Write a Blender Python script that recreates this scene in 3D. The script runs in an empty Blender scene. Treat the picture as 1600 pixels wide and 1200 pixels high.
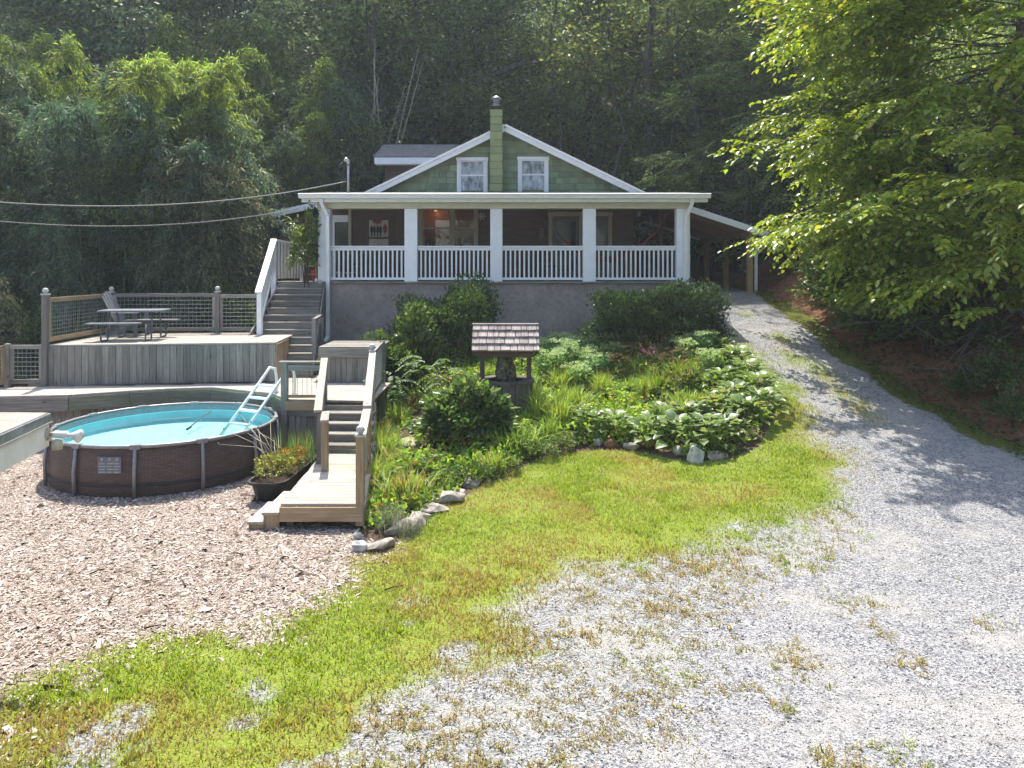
import bpy, math, random
import numpy as np
from mathutils import Matrix, Vector
R = math.radians
random.seed(7); RNG = np.random.default_rng(7)
sc = bpy.context.scene
col = sc.collection
# ---------------------------------------------------------------- camera, sky, sun, exposure
F_PX, HOR, H = 1130.0, 420.0, 3.6          # focal length and horizon of the photograph (1600 px wide), camera height
cd = bpy.data.cameras.new('camera'); cam = bpy.data.objects.new('camera', cd); col.objects.link(cam)
cam.location = (0, 0, H); cam.rotation_euler = (R(90), 0, 0)
cd.sensor_fit = 'HORIZONTAL'; cd.sensor_width = 36; cd.lens = F_PX/1600*36
cd.shift_y = -(600-HOR)/1600; cd.clip_end = 600; cd.clip_start = .05
sc.camera = cam
SUN_AZ, SUN_EL = -13, 63
w = bpy.data.worlds.new('World'); sc.world = w; w.use_nodes = True
nt = w.node_tree; bg = nt.nodes['Background']
sky = nt.nodes.new('ShaderNodeTexSky'); sky.sky_type = 'NISHITA'; sky.sun_disc = False
sky.sun_elevation = R(SUN_EL); sky.sun_rotation = R(SUN_AZ); sky.air_density = 1.0; sky.dust_density = 2.0
nt.links.new(sky.outputs[0], bg.inputs[0]); bg.inputs[1].default_value = .15
sl = bpy.data.lights.new('sun', 'SUN'); sl.energy = 3.7; sl.angle = R(.6); sl.color = (1, .95, .86)
so = bpy.data.objects.new('sun', sl); col.objects.link(so)
sd_ = Vector((math.sin(R(SUN_AZ))*math.cos(R(SUN_EL)), math.cos(R(SUN_AZ))*math.cos(R(SUN_EL)), math.sin(R(SUN_EL))))
so.rotation_euler = sd_.to_track_quat('Z', 'Y').to_euler(); so.location = (0, 20, 40)
sc.view_settings.view_transform = 'Standard'; sc.view_settings.look = 'None'
sc.view_settings.exposure = 1.33; sc.view_settings.gamma = 1
sc.cycles.max_bounces = 5; sc.cycles.diffuse_bounces = 3; sc.cycles.glossy_bounces = 2; sc.cycles.transmission_bounces = 3; sc.cycles.volume_bounces = 0; sc.cycles.adaptive_threshold = .025; sc.cycles.transparent_max_bounces = 8; sc.cycles.caustics_reflective = False
sc.cycles.caustics_refractive = False; sc.cycles.use_denoising = True

# ---------------------------------------------------------------- helpers: placing, objects
W = {}                                                     # object -> world matrix
def put(o, M, parent=None):
    o.matrix_basis = M
    if parent is not None:
        o.parent = parent; o.matrix_parent_inverse = W[parent].inverted()
    W[o] = M.copy(); col.objects.link(o); return o
def thing(name, label, cat, loc, group=None):
    o = bpy.data.objects.new(name, None); o.empty_display_size = .1
    put(o, Matrix.Translation(Vector(loc))); o['label'] = label; o['category'] = cat
    if group: o['group'] = group
    return o
def tag(o, label=None, cat=None, group=None, kind=None):
    for k, v in (('label', label), ('category', cat), ('group', group), ('kind', kind)):
        if v: o[k] = v
    return o
def copy_tree(root, loc, rz=0, sc_=1, label=None, group=None, tilt=0):
    r = root.copy(); col.objects.link(r)
    M = Matrix.Translation(Vector(loc)) @ Matrix.Rotation(rz, 4, 'Z') @ Matrix.Rotation(tilt, 4, 'X') @ Matrix.Scale(sc_, 4)
    r.matrix_basis = M; W[r] = M
    if label: r['label'] = label
    if group: r['group'] = group
    for ch in list(root.children):
        c = ch.copy(); col.objects.link(c); c.parent = r
        for g in ch.children:
            d = g.copy(); col.objects.link(d); d.parent = c
    return r
def sx(x, Y): return (x-800)*Y/F_PX
def sz(y, Y): return H-(y-HOR)*Y/F_PX
def P(x, y, Y): return Vector((sx(x, Y), Y, sz(y, Y)))

# ---------------------------------------------------------------- helpers: meshes
def tri_mesh(name, V, F, mat, tint=None, smooth=False):
    V = np.asarray(V, np.float32); F = np.asarray(F, np.int32)
    me = bpy.data.meshes.new(name); k = F.shape[1]
    me.vertices.add(len(V)); me.vertices.foreach_set('co', V.ravel())
    me.loops.add(F.size); me.loops.foreach_set('vertex_index', F.ravel())
    me.polygons.add(len(F)); me.polygons.foreach_set('loop_start', np.arange(0, F.size, k, dtype=np.int32))
    if smooth: me.polygons.foreach_set('use_smooth', np.ones(len(F), bool))
    me.update(calc_edges=True)
    if tint is not None:
        a = me.attributes.new('tint', 'FLOAT_COLOR', 'POINT')
        c = np.ones((len(V), 4), np.float32); c[:, :3] = tint; a.data.foreach_set('color', c.ravel())
    if mat: me.materials.append(mat)
    return me
def obj(name, me, parent=None, M=None):
    return put(bpy.data.objects.new(name, me), M if M is not None else Matrix(), parent)
def mesh_obj(name, V, F, mat, parent=None, smooth=False, M=None):
    me = bpy.data.meshes.new(name); me.from_pydata([tuple(v) for v in V], [], F); me.materials.append(mat)
    if smooth: me.polygons.foreach_set('use_smooth', np.ones(len(F), bool))
    me.update(); return obj(name, me, parent, M)
def pick(mat, d):
    return mat['xyz'[int(np.argmax(d))]] if isinstance(mat, dict) else mat
_bc = {}
def box_mesh(d, mat, ch=.004):
    key = (round(d[0], 3), round(d[1], 3), round(d[2], 3), mat.name, ch)
    if key in _bc: return _bc[key]
    hx, hy, hz = d[0]/2, d[1]/2, d[2]/2; c = min(ch, hx*.45, hy*.45, hz*.45)
    V, idx = [], {}
    for sx_ in (-1, 1):
        for sy in (-1, 1):
            for s3 in (-1, 1):
                for a in range(3):
                    p = [sx_*(hx-c), sy*(hy-c), s3*(hz-c)]; p[a] = (sx_*hx, sy*hy, s3*hz)[a]
                    idx[(sx_, sy, s3, a)] = len(V); V.append(p)
    Fc = []
    for a in range(3):
        b, e = (a+1) % 3, (a+2) % 3
        for s in (-1, 1):
            q = []
            for u, v in ((-1, -1), (1, -1), (1, 1), (-1, 1)):
                k = [0, 0, 0]; k[a] = s; k[b] = u; k[e] = v; q.append(idx[(*k, a)])
            Fc.append(q if s > 0 else q[::-1])
        for u in (-1, 1):                                   # edge bevels along axis a
            for v in (-1, 1):
                k0 = [0, 0, 0]; k0[b] = u; k0[e] = v; k1 = list(k0); k0[a] = -1; k1[a] = 1
                q = [idx[(*k0, b)], idx[(*k1, b)], idx[(*k1, e)], idx[(*k0, e)]]
                Fc.append(q if u*v < 0 else q[::-1])
    for s0 in (-1, 1):
        for s1 in (-1, 1):
            for s2 in (-1, 1):
                q = [idx[(s0, s1, s2, 0)], idx[(s0, s1, s2, 1)], idx[(s0, s1, s2, 2)]]
                Fc.append(q if s0*s1*s2 > 0 else q[::-1])
    me = bpy.data.meshes.new('box'); me.from_pydata(V, [], Fc); me.materials.append(mat); me.update()
    _bc[key] = me; return me
def box(name, c, d, mat, parent=None, rz=0, rx=0, ry=0, ch=.004):
    M = Matrix.Translation(Vector(c)) @ Matrix.Rotation(rz, 4, 'Z') @ Matrix.Rotation(ry, 4, 'Y') @ Matrix.Rotation(rx, 4, 'X')
    return obj(name, box_mesh(d, pick(mat, d), ch), parent, M)
def bx(name, x0, x1, y0, y1, z0, z1, mat, parent=None, ch=.004):
    return box(name, ((x0+x1)/2, (y0+y1)/2, (z0+z1)/2), (x1-x0, y1-y0, z1-z0), mat, parent, ch=ch)
def beam(name, p, q, wd, ht, mat, parent=None, up=(0, 0, 1), ch=.004):
    p, q = Vector(p), Vector(q); d = q-p; L = d.length; ex = d/L
    ey = Vector(up).cross(ex)
    if ey.length < 1e-4: ey = Vector((0, 1, 0))
    ey.normalize(); ez = ex.cross(ey)
    M = Matrix((ex, ey, ez)).transposed().to_4x4(); M.translation = (p+q)/2
    return obj(name, box_mesh((L, wd, ht), pick(mat, (9, 0, 0)), ch), parent, M)
def tube_vf(pts, rad, n=8, cap=True):
    pts = [Vector(p) for p in pts]
    if not hasattr(rad, '__len__'): rad = [rad]*len(pts)
    V, Fc = [], []
    prev = None
    for i, p in enumerate(pts):
        t = (pts[min(i+1, len(pts)-1)]-pts[max(i-1, 0)]).normalized()
        a = prev if prev is not None else (Vector((1, 0, 0)) if abs(t.x) < .8 else Vector((0, 1, 0)))
        u = (a - t*a.dot(t)).normalized(); prev = u; v = t.cross(u)
        for k in range(n):
            an = 2*math.pi*k/n; V.append(p+(u*math.cos(an)+v*math.sin(an))*rad[i])
    for i in range(len(pts)-1):
        for k in range(n):
            a, b = i*n+k, i*n+(k+1) % n; Fc.append((a, b, b+n, a+n))
    if cap: Fc.append(tuple(range(n))[::-1]); Fc.append(tuple(range((len(pts)-1)*n, len(pts)*n)))
    return V, Fc
def tube(name, pts, rad, mat, parent=None, n=8):
    V, Fc = tube_vf(pts, rad, n); return mesh_obj(name, V, Fc, mat, parent, True)
def lathe(name, prof, c, mat, parent=None, n=20, M=None, smooth=True):
    V, Fc = [], []
    for r, z in prof:
        for k in range(n): V.append((r*math.cos(2*math.pi*k/n), r*math.sin(2*math.pi*k/n), z))
    for i in range(len(prof)-1):
        for k in range(n):
            a, b = i*n+k, i*n+(k+1) % n; Fc.append((a, b, b+n, a+n))
    Fc.append(tuple(range(n))[::-1]); Fc.append(tuple(range((len(prof)-1)*n, len(prof)*n)))
    return mesh_obj(name, V, Fc, mat, parent, smooth, (Matrix.Translation(Vector(c)) @ (M or Matrix())))
def prism(name, poly, z0, z1, mat, parent=None):
    n = len(poly); V = [(x, y, z0) for x, y in poly]+[(x, y, z1) for x, y in poly]
    ar = sum(poly[i][0]*poly[(i+1) % n][1]-poly[(i+1) % n][0]*poly[i][1] for i in range(n))
    Fc = [tuple(range(n))[::-1], tuple(range(n, 2*n))]+[(i, (i+1) % n, (i+1) % n+n, i+n) for i in range(n)]
    if ar < 0: Fc = [f[::-1] for f in Fc]
    return mesh_obj(name, V, Fc, mat, parent)
def join_vf(parts):
    V, Fc = [], []
    for v, f in parts:
        o = len(V); V += list(v); Fc += [tuple(i+o for i in q) for q in f]
    return V, Fc
def scatter(tv, tf, pos, ex, ey, ez):
    """copies of a template: every axis array already carries its length"""
    tv = np.asarray(tv, np.float32); tf = np.asarray(tf, np.int32); n, k = len(pos), len(tv)
    V = pos[:, None, :]+tv[None, :, 0, None]*ex[:, None, :]+tv[None, :, 1, None]*ey[:, None, :]+tv[None, :, 2, None]*ez[:, None, :]
    Fc = tf[None]+(np.arange(n)*k)[:, None, None]
    return V.reshape(-1, 3), Fc.reshape(-1, tf.shape[1])
def nrm(a): return a/np.maximum(np.linalg.norm(a, axis=1, keepdims=True), 1e-6)
LEAF4 = (np.array([(0, 0, 0), (.45, .30, .05), (1, 0, -.12), (.45, -.30, .05)]), np.array([(0, 1, 2), (0, 2, 3)]))
LEAF7 = (np.array([(0, 0, 0), (.25, .26, .05), (.62, .25, .03), (1, 0, -.14), (.62, -.25, .03), (.25, -.26, .05), (.45, 0, -.02)]),
         np.array([(0, 6, 1), (1, 6, 2), (2, 6, 3), (3, 6, 4), (4, 6, 5), (5, 6, 0)])[:, ::-1])
NARROW = (np.array([(0, 0, 0), (.4, .075, .02), (1, 0, -.16), (.4, -.075, .02)]), np.array([(0, 1, 2), (0, 2, 3)]))
def leaf_axes(d, size, rng, tilt=.5, up=(0, 0, 1)):
    """leaf frames: d = direction, the blade's normal close to up, jittered"""
    n = len(d); nn = np.tile(np.array(up, float), (n, 1))+rng.normal(0, tilt, (n, 3))
    ex = nrm(d); ey = nrm(np.cross(nn, ex)); ez = np.cross(ex, ey); s = np.asarray(size).reshape(-1, 1)
    return ex*s, ey*s, ez*s
def tints(n, k, base, rng, var=.25, alt=None, pa=.1):
    c = np.tile(np.array(base, float), (n, 1))*(1+rng.normal(0, var, (n, 1)))
    c *= 1+rng.normal(0, .06, (n, 3))
    if alt is not None:
        m = rng.random(n) < pa; c[m] = np.array(alt)*(1+rng.normal(0, .15, (m.sum(), 1)))
    return np.repeat(np.clip(c, .004, .9), k, axis=0)
def vn(x, y, s, seed=0):
    """smooth value noise 0..1"""
    x = np.asarray(x, float)*s; y = np.asarray(y, float)*s; xi = np.floor(x).astype(np.int64); yi = np.floor(y).astype(np.int64)
    fx, fy = x-xi, y-yi; fx = fx*fx*(3-2*fx); fy = fy*fy*(3-2*fy)
    def h(a, b):
        v = (a*374761393+b*668265263+seed*974711) & 0x7fffffff; v = ((v ^ (v >> 13))*1274126177) & 0x7fffffff
        return ((v ^ (v >> 16)) & 0xffff)/65535.
    return (h(xi, yi)*(1-fx)+h(xi+1, yi)*fx)*(1-fy)+(h(xi, yi+1)*(1-fx)+h(xi+1, yi+1)*fx)*fy
def fbm(x, y, s, seed=0): return .55*vn(x, y, s, seed)+.3*vn(x, y, s*2.3, seed+1)+.15*vn(x, y, s*5.1, seed+2)
def sstep(a, b, x): t = np.clip((x-a)/(b-a), 0, 1); return t*t*(3-2*t)
# ---------------------------------------------------------------- materials
class NT:
    def __init__(s, name):
        s.m = bpy.data.materials.new(name); s.m.use_nodes = True; s.t = s.m.node_tree
        s.b = s.t.nodes['Principled BSDF']; s.out = s.t.nodes['Material Output']
    def n(s, kind, **kw):
        nd = s.t.nodes.new('ShaderNode'+kind)
        for k, v in kw.items(): setattr(nd, k, v)
        return nd
    def l(s, a, b): s.t.links.new(a, b)
    def coord(s, scale=(1, 1, 1), rnd=True, kind='Object'):
        c = s.n('TexCoord'); mp = s.n('Mapping'); mp.inputs['Scale'].default_value = scale
        if rnd:
            oi = s.n('ObjectInfo'); ad = s.n('VectorMath', operation='MULTIPLY_ADD')
            s.l(oi.outputs['Random'], ad.inputs[0]); ad.inputs[1].default_value = (37, 53, 71); s.l(c.outputs[kind], ad.inputs[2])
            s.l(ad.outputs[0], mp.inputs['Vector'])
        else: s.l(c.outputs[kind], mp.inputs['Vector'])
        return mp.outputs[0]
    def noise(s, vec, scale, detail=4, rough=.6):
        nd = s.n('TexNoise'); nd.inputs['Scale'].default_value = scale; nd.inputs['Detail'].default_value = detail
        nd.inputs['Roughness'].default_value = rough
        if vec is not None: s.l(vec, nd.inputs['Vector'])
        return nd.outputs['Fac']
    def ramp(s, fac, stops):
        r = s.n('ValToRGB'); e = r.color_ramp.elements
        while len(e) < len(stops): e.new(.5)
        for el, (p, c) in zip(e, stops): el.position = p; el.color = (*c, 1)
        s.l(fac, r.inputs[0]); return r.outputs[0]
    def mix(s, a, b, fac, mode='MIX'):
        m = s.n('Mix', data_type='RGBA', blend_type=mode)
        for sock, v in ((m.inputs[0], fac), (m.inputs[6], a), (m.inputs[7], b)):
            if hasattr(v, 'links'): s.l(v, sock)
            elif isinstance(v, tuple): sock.default_value = (*v, 1)
            else: sock.default_value = v
        return m.outputs[2]
    def rng(s, v, a, b, c=0, d=1):
        m = s.n('MapRange'); s.l(v, m.inputs[0])
        for i, x in enumerate((a, b, c, d)): m.inputs[i+1].default_value = x
        return m.outputs[0]
    def bump(s, h, st=.3, dist=.01):
        b = s.n('Bump'); b.inputs['Strength'].default_value = st; b.inputs['Distance'].default_value = dist
        s.l(h, b.inputs['Height']); s.l(b.outputs[0], s.b.inputs['Normal'])
    def base(s, c, rough=.7, spec=.3, metal=0):
        if hasattr(c, 'links'): s.l(c, s.b.inputs['Base Color'])
        else: s.b.inputs['Base Color'].default_value = (*c, 1)
        s.b.inputs['Roughness'].default_value = rough; s.b.inputs['Specular IOR Level'].default_value = spec
        s.b.inputs['Metallic'].default_value = metal; return s.m
    def objvar(s, c, lo=.75, hi=1.2):
        oi = s.n('ObjectInfo'); v = s.rng(oi.outputs['Random'], 0, 1, lo, hi); h = s.n('HueSaturation')
        s.l(v, h.inputs['Value']); s.l(c, h.inputs['Color']) if hasattr(c, 'links') else None
        if not hasattr(c, 'links'): h.inputs['Color'].default_value = (*c, 1)
        return h.outputs[0]
def wood(name, dark, light, stain=None, amt=.35, lo=.72, hi=1.2, rough=.85):
    out = {}
    for ax in 'xyz':
        t = NT(name+'_'+ax); sc_ = {'x': (.9, 14, 14), 'y': (14, .9, 14), 'z': (14, 14, .9)}[ax]
        v = t.coord(sc_); g = t.noise(v, 2.2, 6, .65); c = t.ramp(g, [(.3, dark), (.7, light)])
        v2 = t.coord((1, 1, 1)); big = t.noise(v2, 3.1, 4)
        c = t.mix(c, (.55, .55, .55), t.rng(big, .35, .75, 0, .25), 'MULTIPLY')
        if stain: c = t.mix(c, stain, t.rng(t.noise(v2, 1.3, 5), .5, .72, 0, amt))
        kn = t.n('TexVoronoi'); kn.inputs['Scale'].default_value = 1.6; t.l(t.coord({'x': (1, 3, 3), 'y': (3, 1, 3), 'z': (3, 3, 1)}[ax]), kn.inputs['Vector'])
        c = t.mix(c, tuple(x*.3 for x in dark), t.rng(kn.outputs['Distance'], .05, .09, .8, 0))
        t.bump(g, .5, .006); out[ax] = t.base(t.objvar(c, lo, hi), rough, .2)
    return out
def paint(name, c, rough=.5, dirt=(.5, .47, .4), amt=.25, lo=.95, hi=1.03):
    t = NT(name); v = t.coord(); f = t.noise(v, 4, 6, .7)
    k = t.mix(c, tuple(a*b for a, b in zip(c, dirt)), t.rng(f, .45, .8, 0, amt))
    t.bump(t.noise(v, 60, 3), .08, .003); return t.base(t.objvar(k, lo, hi), rough, .35)
def plain(name, c, rough=.5, metal=0, var=.12, scale=20, spec=.4, bump=0):
    t = NT(name); v = t.coord(); f = t.noise(v, scale, 5)
    k = t.mix(tuple(x*(1-var*2) for x in c), tuple(min(1, x*(1+var)) for x in c), t.rng(f, .3, .7))
    if bump: t.bump(f, bump, .01)
    return t.base(k, rough, spec, metal)
def leafmat(name, trans=.35, gloss=.35, rough=.45):
    t = NT(name); a = t.n('Attribute', attribute_name='tint'); t.base(a.outputs['Color'], rough, gloss)
    tr = t.n('BsdfTranslucent'); hs = t.n('HueSaturation'); hs.inputs['Saturation'].default_value = 1.15; hs.inputs['Value'].default_value = 1.5
    hs.inputs['Hue'].default_value = .485
    t.l(a.outputs['Color'], hs.inputs['Color']); t.l(hs.outputs[0], tr.inputs['Color'])
    mx = t.n('MixShader'); mx.inputs[0].default_value = trans; t.l(t.b.outputs[0], mx.inputs[1]); t.l(tr.outputs[0], mx.inputs[2])
    t.l(mx.outputs[0], t.out.inputs['Surface']); return t.m
def tintmat(name, rough=.8, spec=.2, scale=0):
    t = NT(name); a = t.n('Attribute', attribute_name='tint'); c = a.outputs['Color']
    if scale: c = t.mix(c, (.6, .6, .6), t.rng(t.noise(t.coord(), scale, 4), .4, .7, 0, .5), 'MULTIPLY')
    return t.base(c, rough, spec)
GREYWOOD = wood('weathered_grey_wood', (.16, .145, .125), (.34, .315, .28), (.17, .19, .14), .35)
DECKTOP = wood('sun_bleached_deck', (.30, .265, .22), (.50, .455, .40), None, 0, .85, 1.12)
NEWWOOD = wood('tan_pressure_wood', (.27, .19, .11), (.46, .34, .21), (.3, .28, .2), .3, .85, 1.1)
MOSSWOOD = wood('mossy_fascia_wood', (.13, .14, .10), (.27, .27, .21), (.10, .14, .07), .7, .85, 1.15)
BROWNSIDE = wood('brown_siding', (.085, .055, .043), (.15, .10, .08), None, 0, .9, 1.1)
CARWOOD = wood('carport_pine', (.40, .20, .09), (.58, .32, .16), None, 0, .85, 1.1)
POSTWOOD = wood('carport_post_wood', (.33, .22, .10), (.50, .36, .18), None, 0, .95, 1.05)
WELLWOOD = wood('weathered_well_wood', (.085, .07, .058), (.20, .168, .145), None, 0, .75, 1.2)
SHAKE = wood('cedar_shake', (.20, .165, .145), (.48, .42, .39), (.15, .12, .10), .45, .7, 1.15)
WHITE = paint('white_paint', (.84, .85, .86))
WHITE2 = paint('white_gutter', (.80, .80, .79), .35, (.6, .58, .5), .35)
CREAM = paint('cream_beam', (.62, .60, .47), .5, (.7, .65, .5), .4)
BEIGE = paint('beige_trim', (.38, .35, .27), .55)
GREENSH = paint('sage_shingle', (.215, .27, .165), .75, (.55, .6, .5), .45, .72, 1.2)
GREENBL = paint('sage_block', (.27, .31, .15), .8, (.6, .6, .45), .5, .88, 1.1)
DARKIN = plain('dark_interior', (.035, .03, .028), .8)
METAL = plain('galvanised_metal', (.5, .5, .5), .35, .9, .1)
DRIP = plain('drip_edge_metal', (.33, .37, .40), .4, .6, .2, 9)
GREYPL = plain('grey_resin', (.11, .115, .13), .55)
LGREYPL = plain('light_grey_resin', (.17, .175, .19), .5)
POOLFR = plain('pool_frame_grey', (.27, .265, .265), .4, .3)
WHITEPL = plain('white_plastic', (.75, .76, .76), .3, 0, .05)
BLACKPL = plain('black_rubber', (.02, .02, .021), .5, 0, .3)
BLACKW = plain('black_cable', (.03, .03, .03), .6)
LCABLE = plain('weathered_cable', (.30, .29, .26), .6)
WIRE = plain('galvanised_wire', (.30, .34, .34), .45, .5)
RED = plain('red_cloth', (.42, .045, .06), .85)
TEAL = plain('teal_cloth', (.03, .14, .14), .85)
REDP = plain('dark_red_paint', (.19, .012, .03), .6)
BLACKP = plain('black_paint', (.006, .007, .009), .6)
PAPER = plain('cream_board', (.50, .46, .36), .7)
YELLOWISH = plain('ochre_ceramic', (.55, .38, .03), .35)
TERRA = plain('brown_stone', (.24, .12, .06), .8, 0, .3, 8)
STONE = plain('grey_fieldstone', (.37, .325, .28), .9, 0, .3, 9, .2, .6)
STONEW = plain('white_quartz', (.56, .55, .53), .8, 0, .3, 7, .3, .6)
SOIL = plain('dark_soil', (.07, .05, .035), .95, 0, .4, 30, .1, .8)
BULB = plain('bulb_glass', (.80, .79, .77), .15, 0, .03)
def _stucco():
    t = NT('stucco_wall'); v = t.coord(rnd=False); a = t.noise(v, 1.2, 6, .7); b = t.noise(v, 9, 5, .7)
    c = t.ramp(a, [(.3, (.27, .222, .2)), (.7, (.40, .34, .31))]); c = t.mix(c, (.6, .58, .56), t.rng(b, .4, .7, 0, .6), 'MULTIPLY')
    t.bump(b, .8, .02); return t.base(c, .95, .1)
STUCCO = _stucco()
def _asphalt():
    t = NT('asphalt_shingles'); v = t.coord(rnd=False); br = t.n('TexBrick'); t.l(v, br.inputs['Vector'])
    br.inputs['Scale'].default_value = 3; br.inputs['Color1'].default_value = (.17, .165, .165, 1); br.inputs['Color2'].default_value = (.25, .24, .235, 1)
    br.inputs['Mortar'].default_value = (.09, .09, .09, 1); br.inputs['Mortar Size'].default_value = .012
    c = t.mix(br.outputs[0], (.5, .5, .5), t.rng(t.noise(v, 40, 3), .35, .7, 0, .6), 'MULTIPLY'); return t.base(c, .95, .1)
ASPHALT = _asphalt()
def _roll():
    t = NT('roll_roofing'); v = t.coord(rnd=False); a = t.noise(v, 3, 6, .7); b = t.noise(v, 90, 2)
    c = t.ramp(a, [(.3, (.30, .25, .21)), (.7, (.46, .40, .35))]); c = t.mix(c, (.55, .55, .55), t.rng(b, .4, .65, 0, .6), 'MULTIPLY')
    t.bump(b, .4, .005); return t.base(c, .95, .1)
ROLL = _roll()
def _bark(name, a, b_):
    t = NT(name); v = t.coord((3, 3, .6)); f = t.noise(v, 3, 6, .7); t.bump(f, .8, .03)
    return t.base(t.ramp(f, [(.3, a), (.7, b_)]), .95, .1)
BARK = _bark('grey_bark', (.05, .043, .038), (.16, .145, .13))
STEM = _bark('brown_stem', (.05, .038, .025), (.12, .095, .06))
def _culm(name, a, b_):
    t = NT(name); v = t.coord((1, 1, 1)); wv = t.n('TexWave', bands_direction='Z'); wv.inputs['Scale'].default_value = .9; t.l(v, wv.inputs['Vector'])
    c = t.mix(a, b_, t.noise(v, 2, 4)); c = t.mix(c, (.3, .3, .2), t.rng(wv.outputs['Fac'], .93, .99, 0, .7)); return t.base(c, .5, .3)
CULM = _culm('bamboo_culm', (.09, .14, .045), (.22, .24, .10))
DEADCULM = _culm('dead_bamboo_culm', (.28, .26, .19), (.42, .38, .29))
def _glass():
    t = NT('window_glass'); v = t.coord(rnd=True); t.bump(t.noise(v, 2.2, 2), .12, .05)
    m = t.base((.045, .055, .05), .04, .5)
    return m
GLASS = _glass()
def _curtain_refl():  # pale reflections and white curtains painted as mottling into the gable pane colour
    t = NT('curtain_reflection_glass'); v = t.coord((1, 1, .5), True); c = t.ramp(t.noise(v, 5, 5, .75), [(.38, (.10, .115, .12)), (.5, (.33, .36, .38)), (.66, (.62, .65, .67))])
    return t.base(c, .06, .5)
CURTAIN_REFL = _curtain_refl()
def _cleargl():
    t = NT('clear_pane'); t.base((.9, .95, .95), .02, .5); gl = t.n('BsdfGlossy'); gl.inputs['Roughness'].default_value = .02
    tr = t.n('BsdfTransparent'); mx = t.n('MixShader'); mx.inputs[0].default_value = .05
    t.l(tr.outputs[0], mx.inputs[1]); t.l(gl.outputs[0], mx.inputs[2]); t.l(mx.outputs[0], t.out.inputs['Surface']); return t.m
CLEAR = _cleargl()
def _water():
    t = NT('pool_water'); v = t.coord(rnd=False); t.bump(t.noise(v, 5, 3), .12, .03)
    gl = t.n('BsdfGlass'); gl.inputs['IOR'].default_value = 1.33; gl.inputs['Roughness'].default_value = 0; gl.inputs['Color'].default_value = (.62, .96, 1, 1)
    t.l(t.t.nodes['Bump'].outputs[0], gl.inputs['Normal'])
    tr = t.n('BsdfTransparent'); tr.inputs['Color'].default_value = (.84, .985, .99, 1)
    gs = t.n('BsdfGlossy'); gs.inputs['Roughness'].default_value = .02; t.l(t.t.nodes['Bump'].outputs[0], gs.inputs['Normal'])
    fr = t.n('Fresnel'); fr.inputs['IOR'].default_value = 1.33; mx = t.n('MixShader')
    t.l(fr.outputs[0], mx.inputs[0]); t.l(tr.outputs[0], mx.inputs[1]); t.l(gs.outputs[0], mx.inputs[2]); t.l(mx.outputs[0], t.out.inputs['Surface'])
    return t.m
WATER = _water()
LINER = plain('turquoise_liner', (.40, .83, .87), .5, 0, .06, 3)
def _wicker():
    t = NT('wicker_print_wall'); c = t.n('TexCoord'); mp = t.n('Mapping'); t.l(c.outputs['UV'], mp.inputs['Vector'])
    wv = t.n('TexWave', bands_direction='Y'); wv.inputs['Scale'].default_value = 9; wv.inputs['Distortion'].default_value = 0; t.l(mp.outputs[0], wv.inputs['Vector'])
    br = t.n('TexBrick'); t.l(mp.outputs[0], br.inputs['Vector']); br.inputs['Scale'].default_value = 1
    br.inputs['Brick Width'].default_value = .11; br.inputs['Row Height'].default_value = .028; br.inputs['Mortar Size'].default_value = .004
    br.inputs['Color1'].default_value = (.155, .105, .085, 1); br.inputs['Color2'].default_value = (.10, .072, .064, 1); br.inputs['Mortar'].default_value = (.045, .034, .032, 1)
    k = t.mix(br.outputs[0], (.5, .5, .5), t.rng(t.noise(c.outputs['Object'], 1.4, 4), .4, .7, 0, .35), 'MULTIPLY')
    t.bump(br.outputs['Fac'], -.3, .01); return t.base(k, .6, .3)
WICKER = _wicker()
LEAF = leafmat('leaf', .52)
LEAFD = leafmat('leaf_dark', .25, .4, .45)
LEAFG = leafmat('leaf_glossy', .36, .5, .38)
GRASS = leafmat('grass_blade', .35, .25, .55)
CHIP = tintmat('wood_chip'); PEBBLE = tintmat('gravel_stone', .85, .25); PETAL = leafmat('petal', .3, .2, .6)
CONCRETE = plain('aged_concrete', (.17, .115, .06), .95, 0, .3, 5, .1, .6)
OWL = plain('mottled_carving', (.17, .155, .10), .9, 0, .55, 14, .1, 1)
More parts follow.
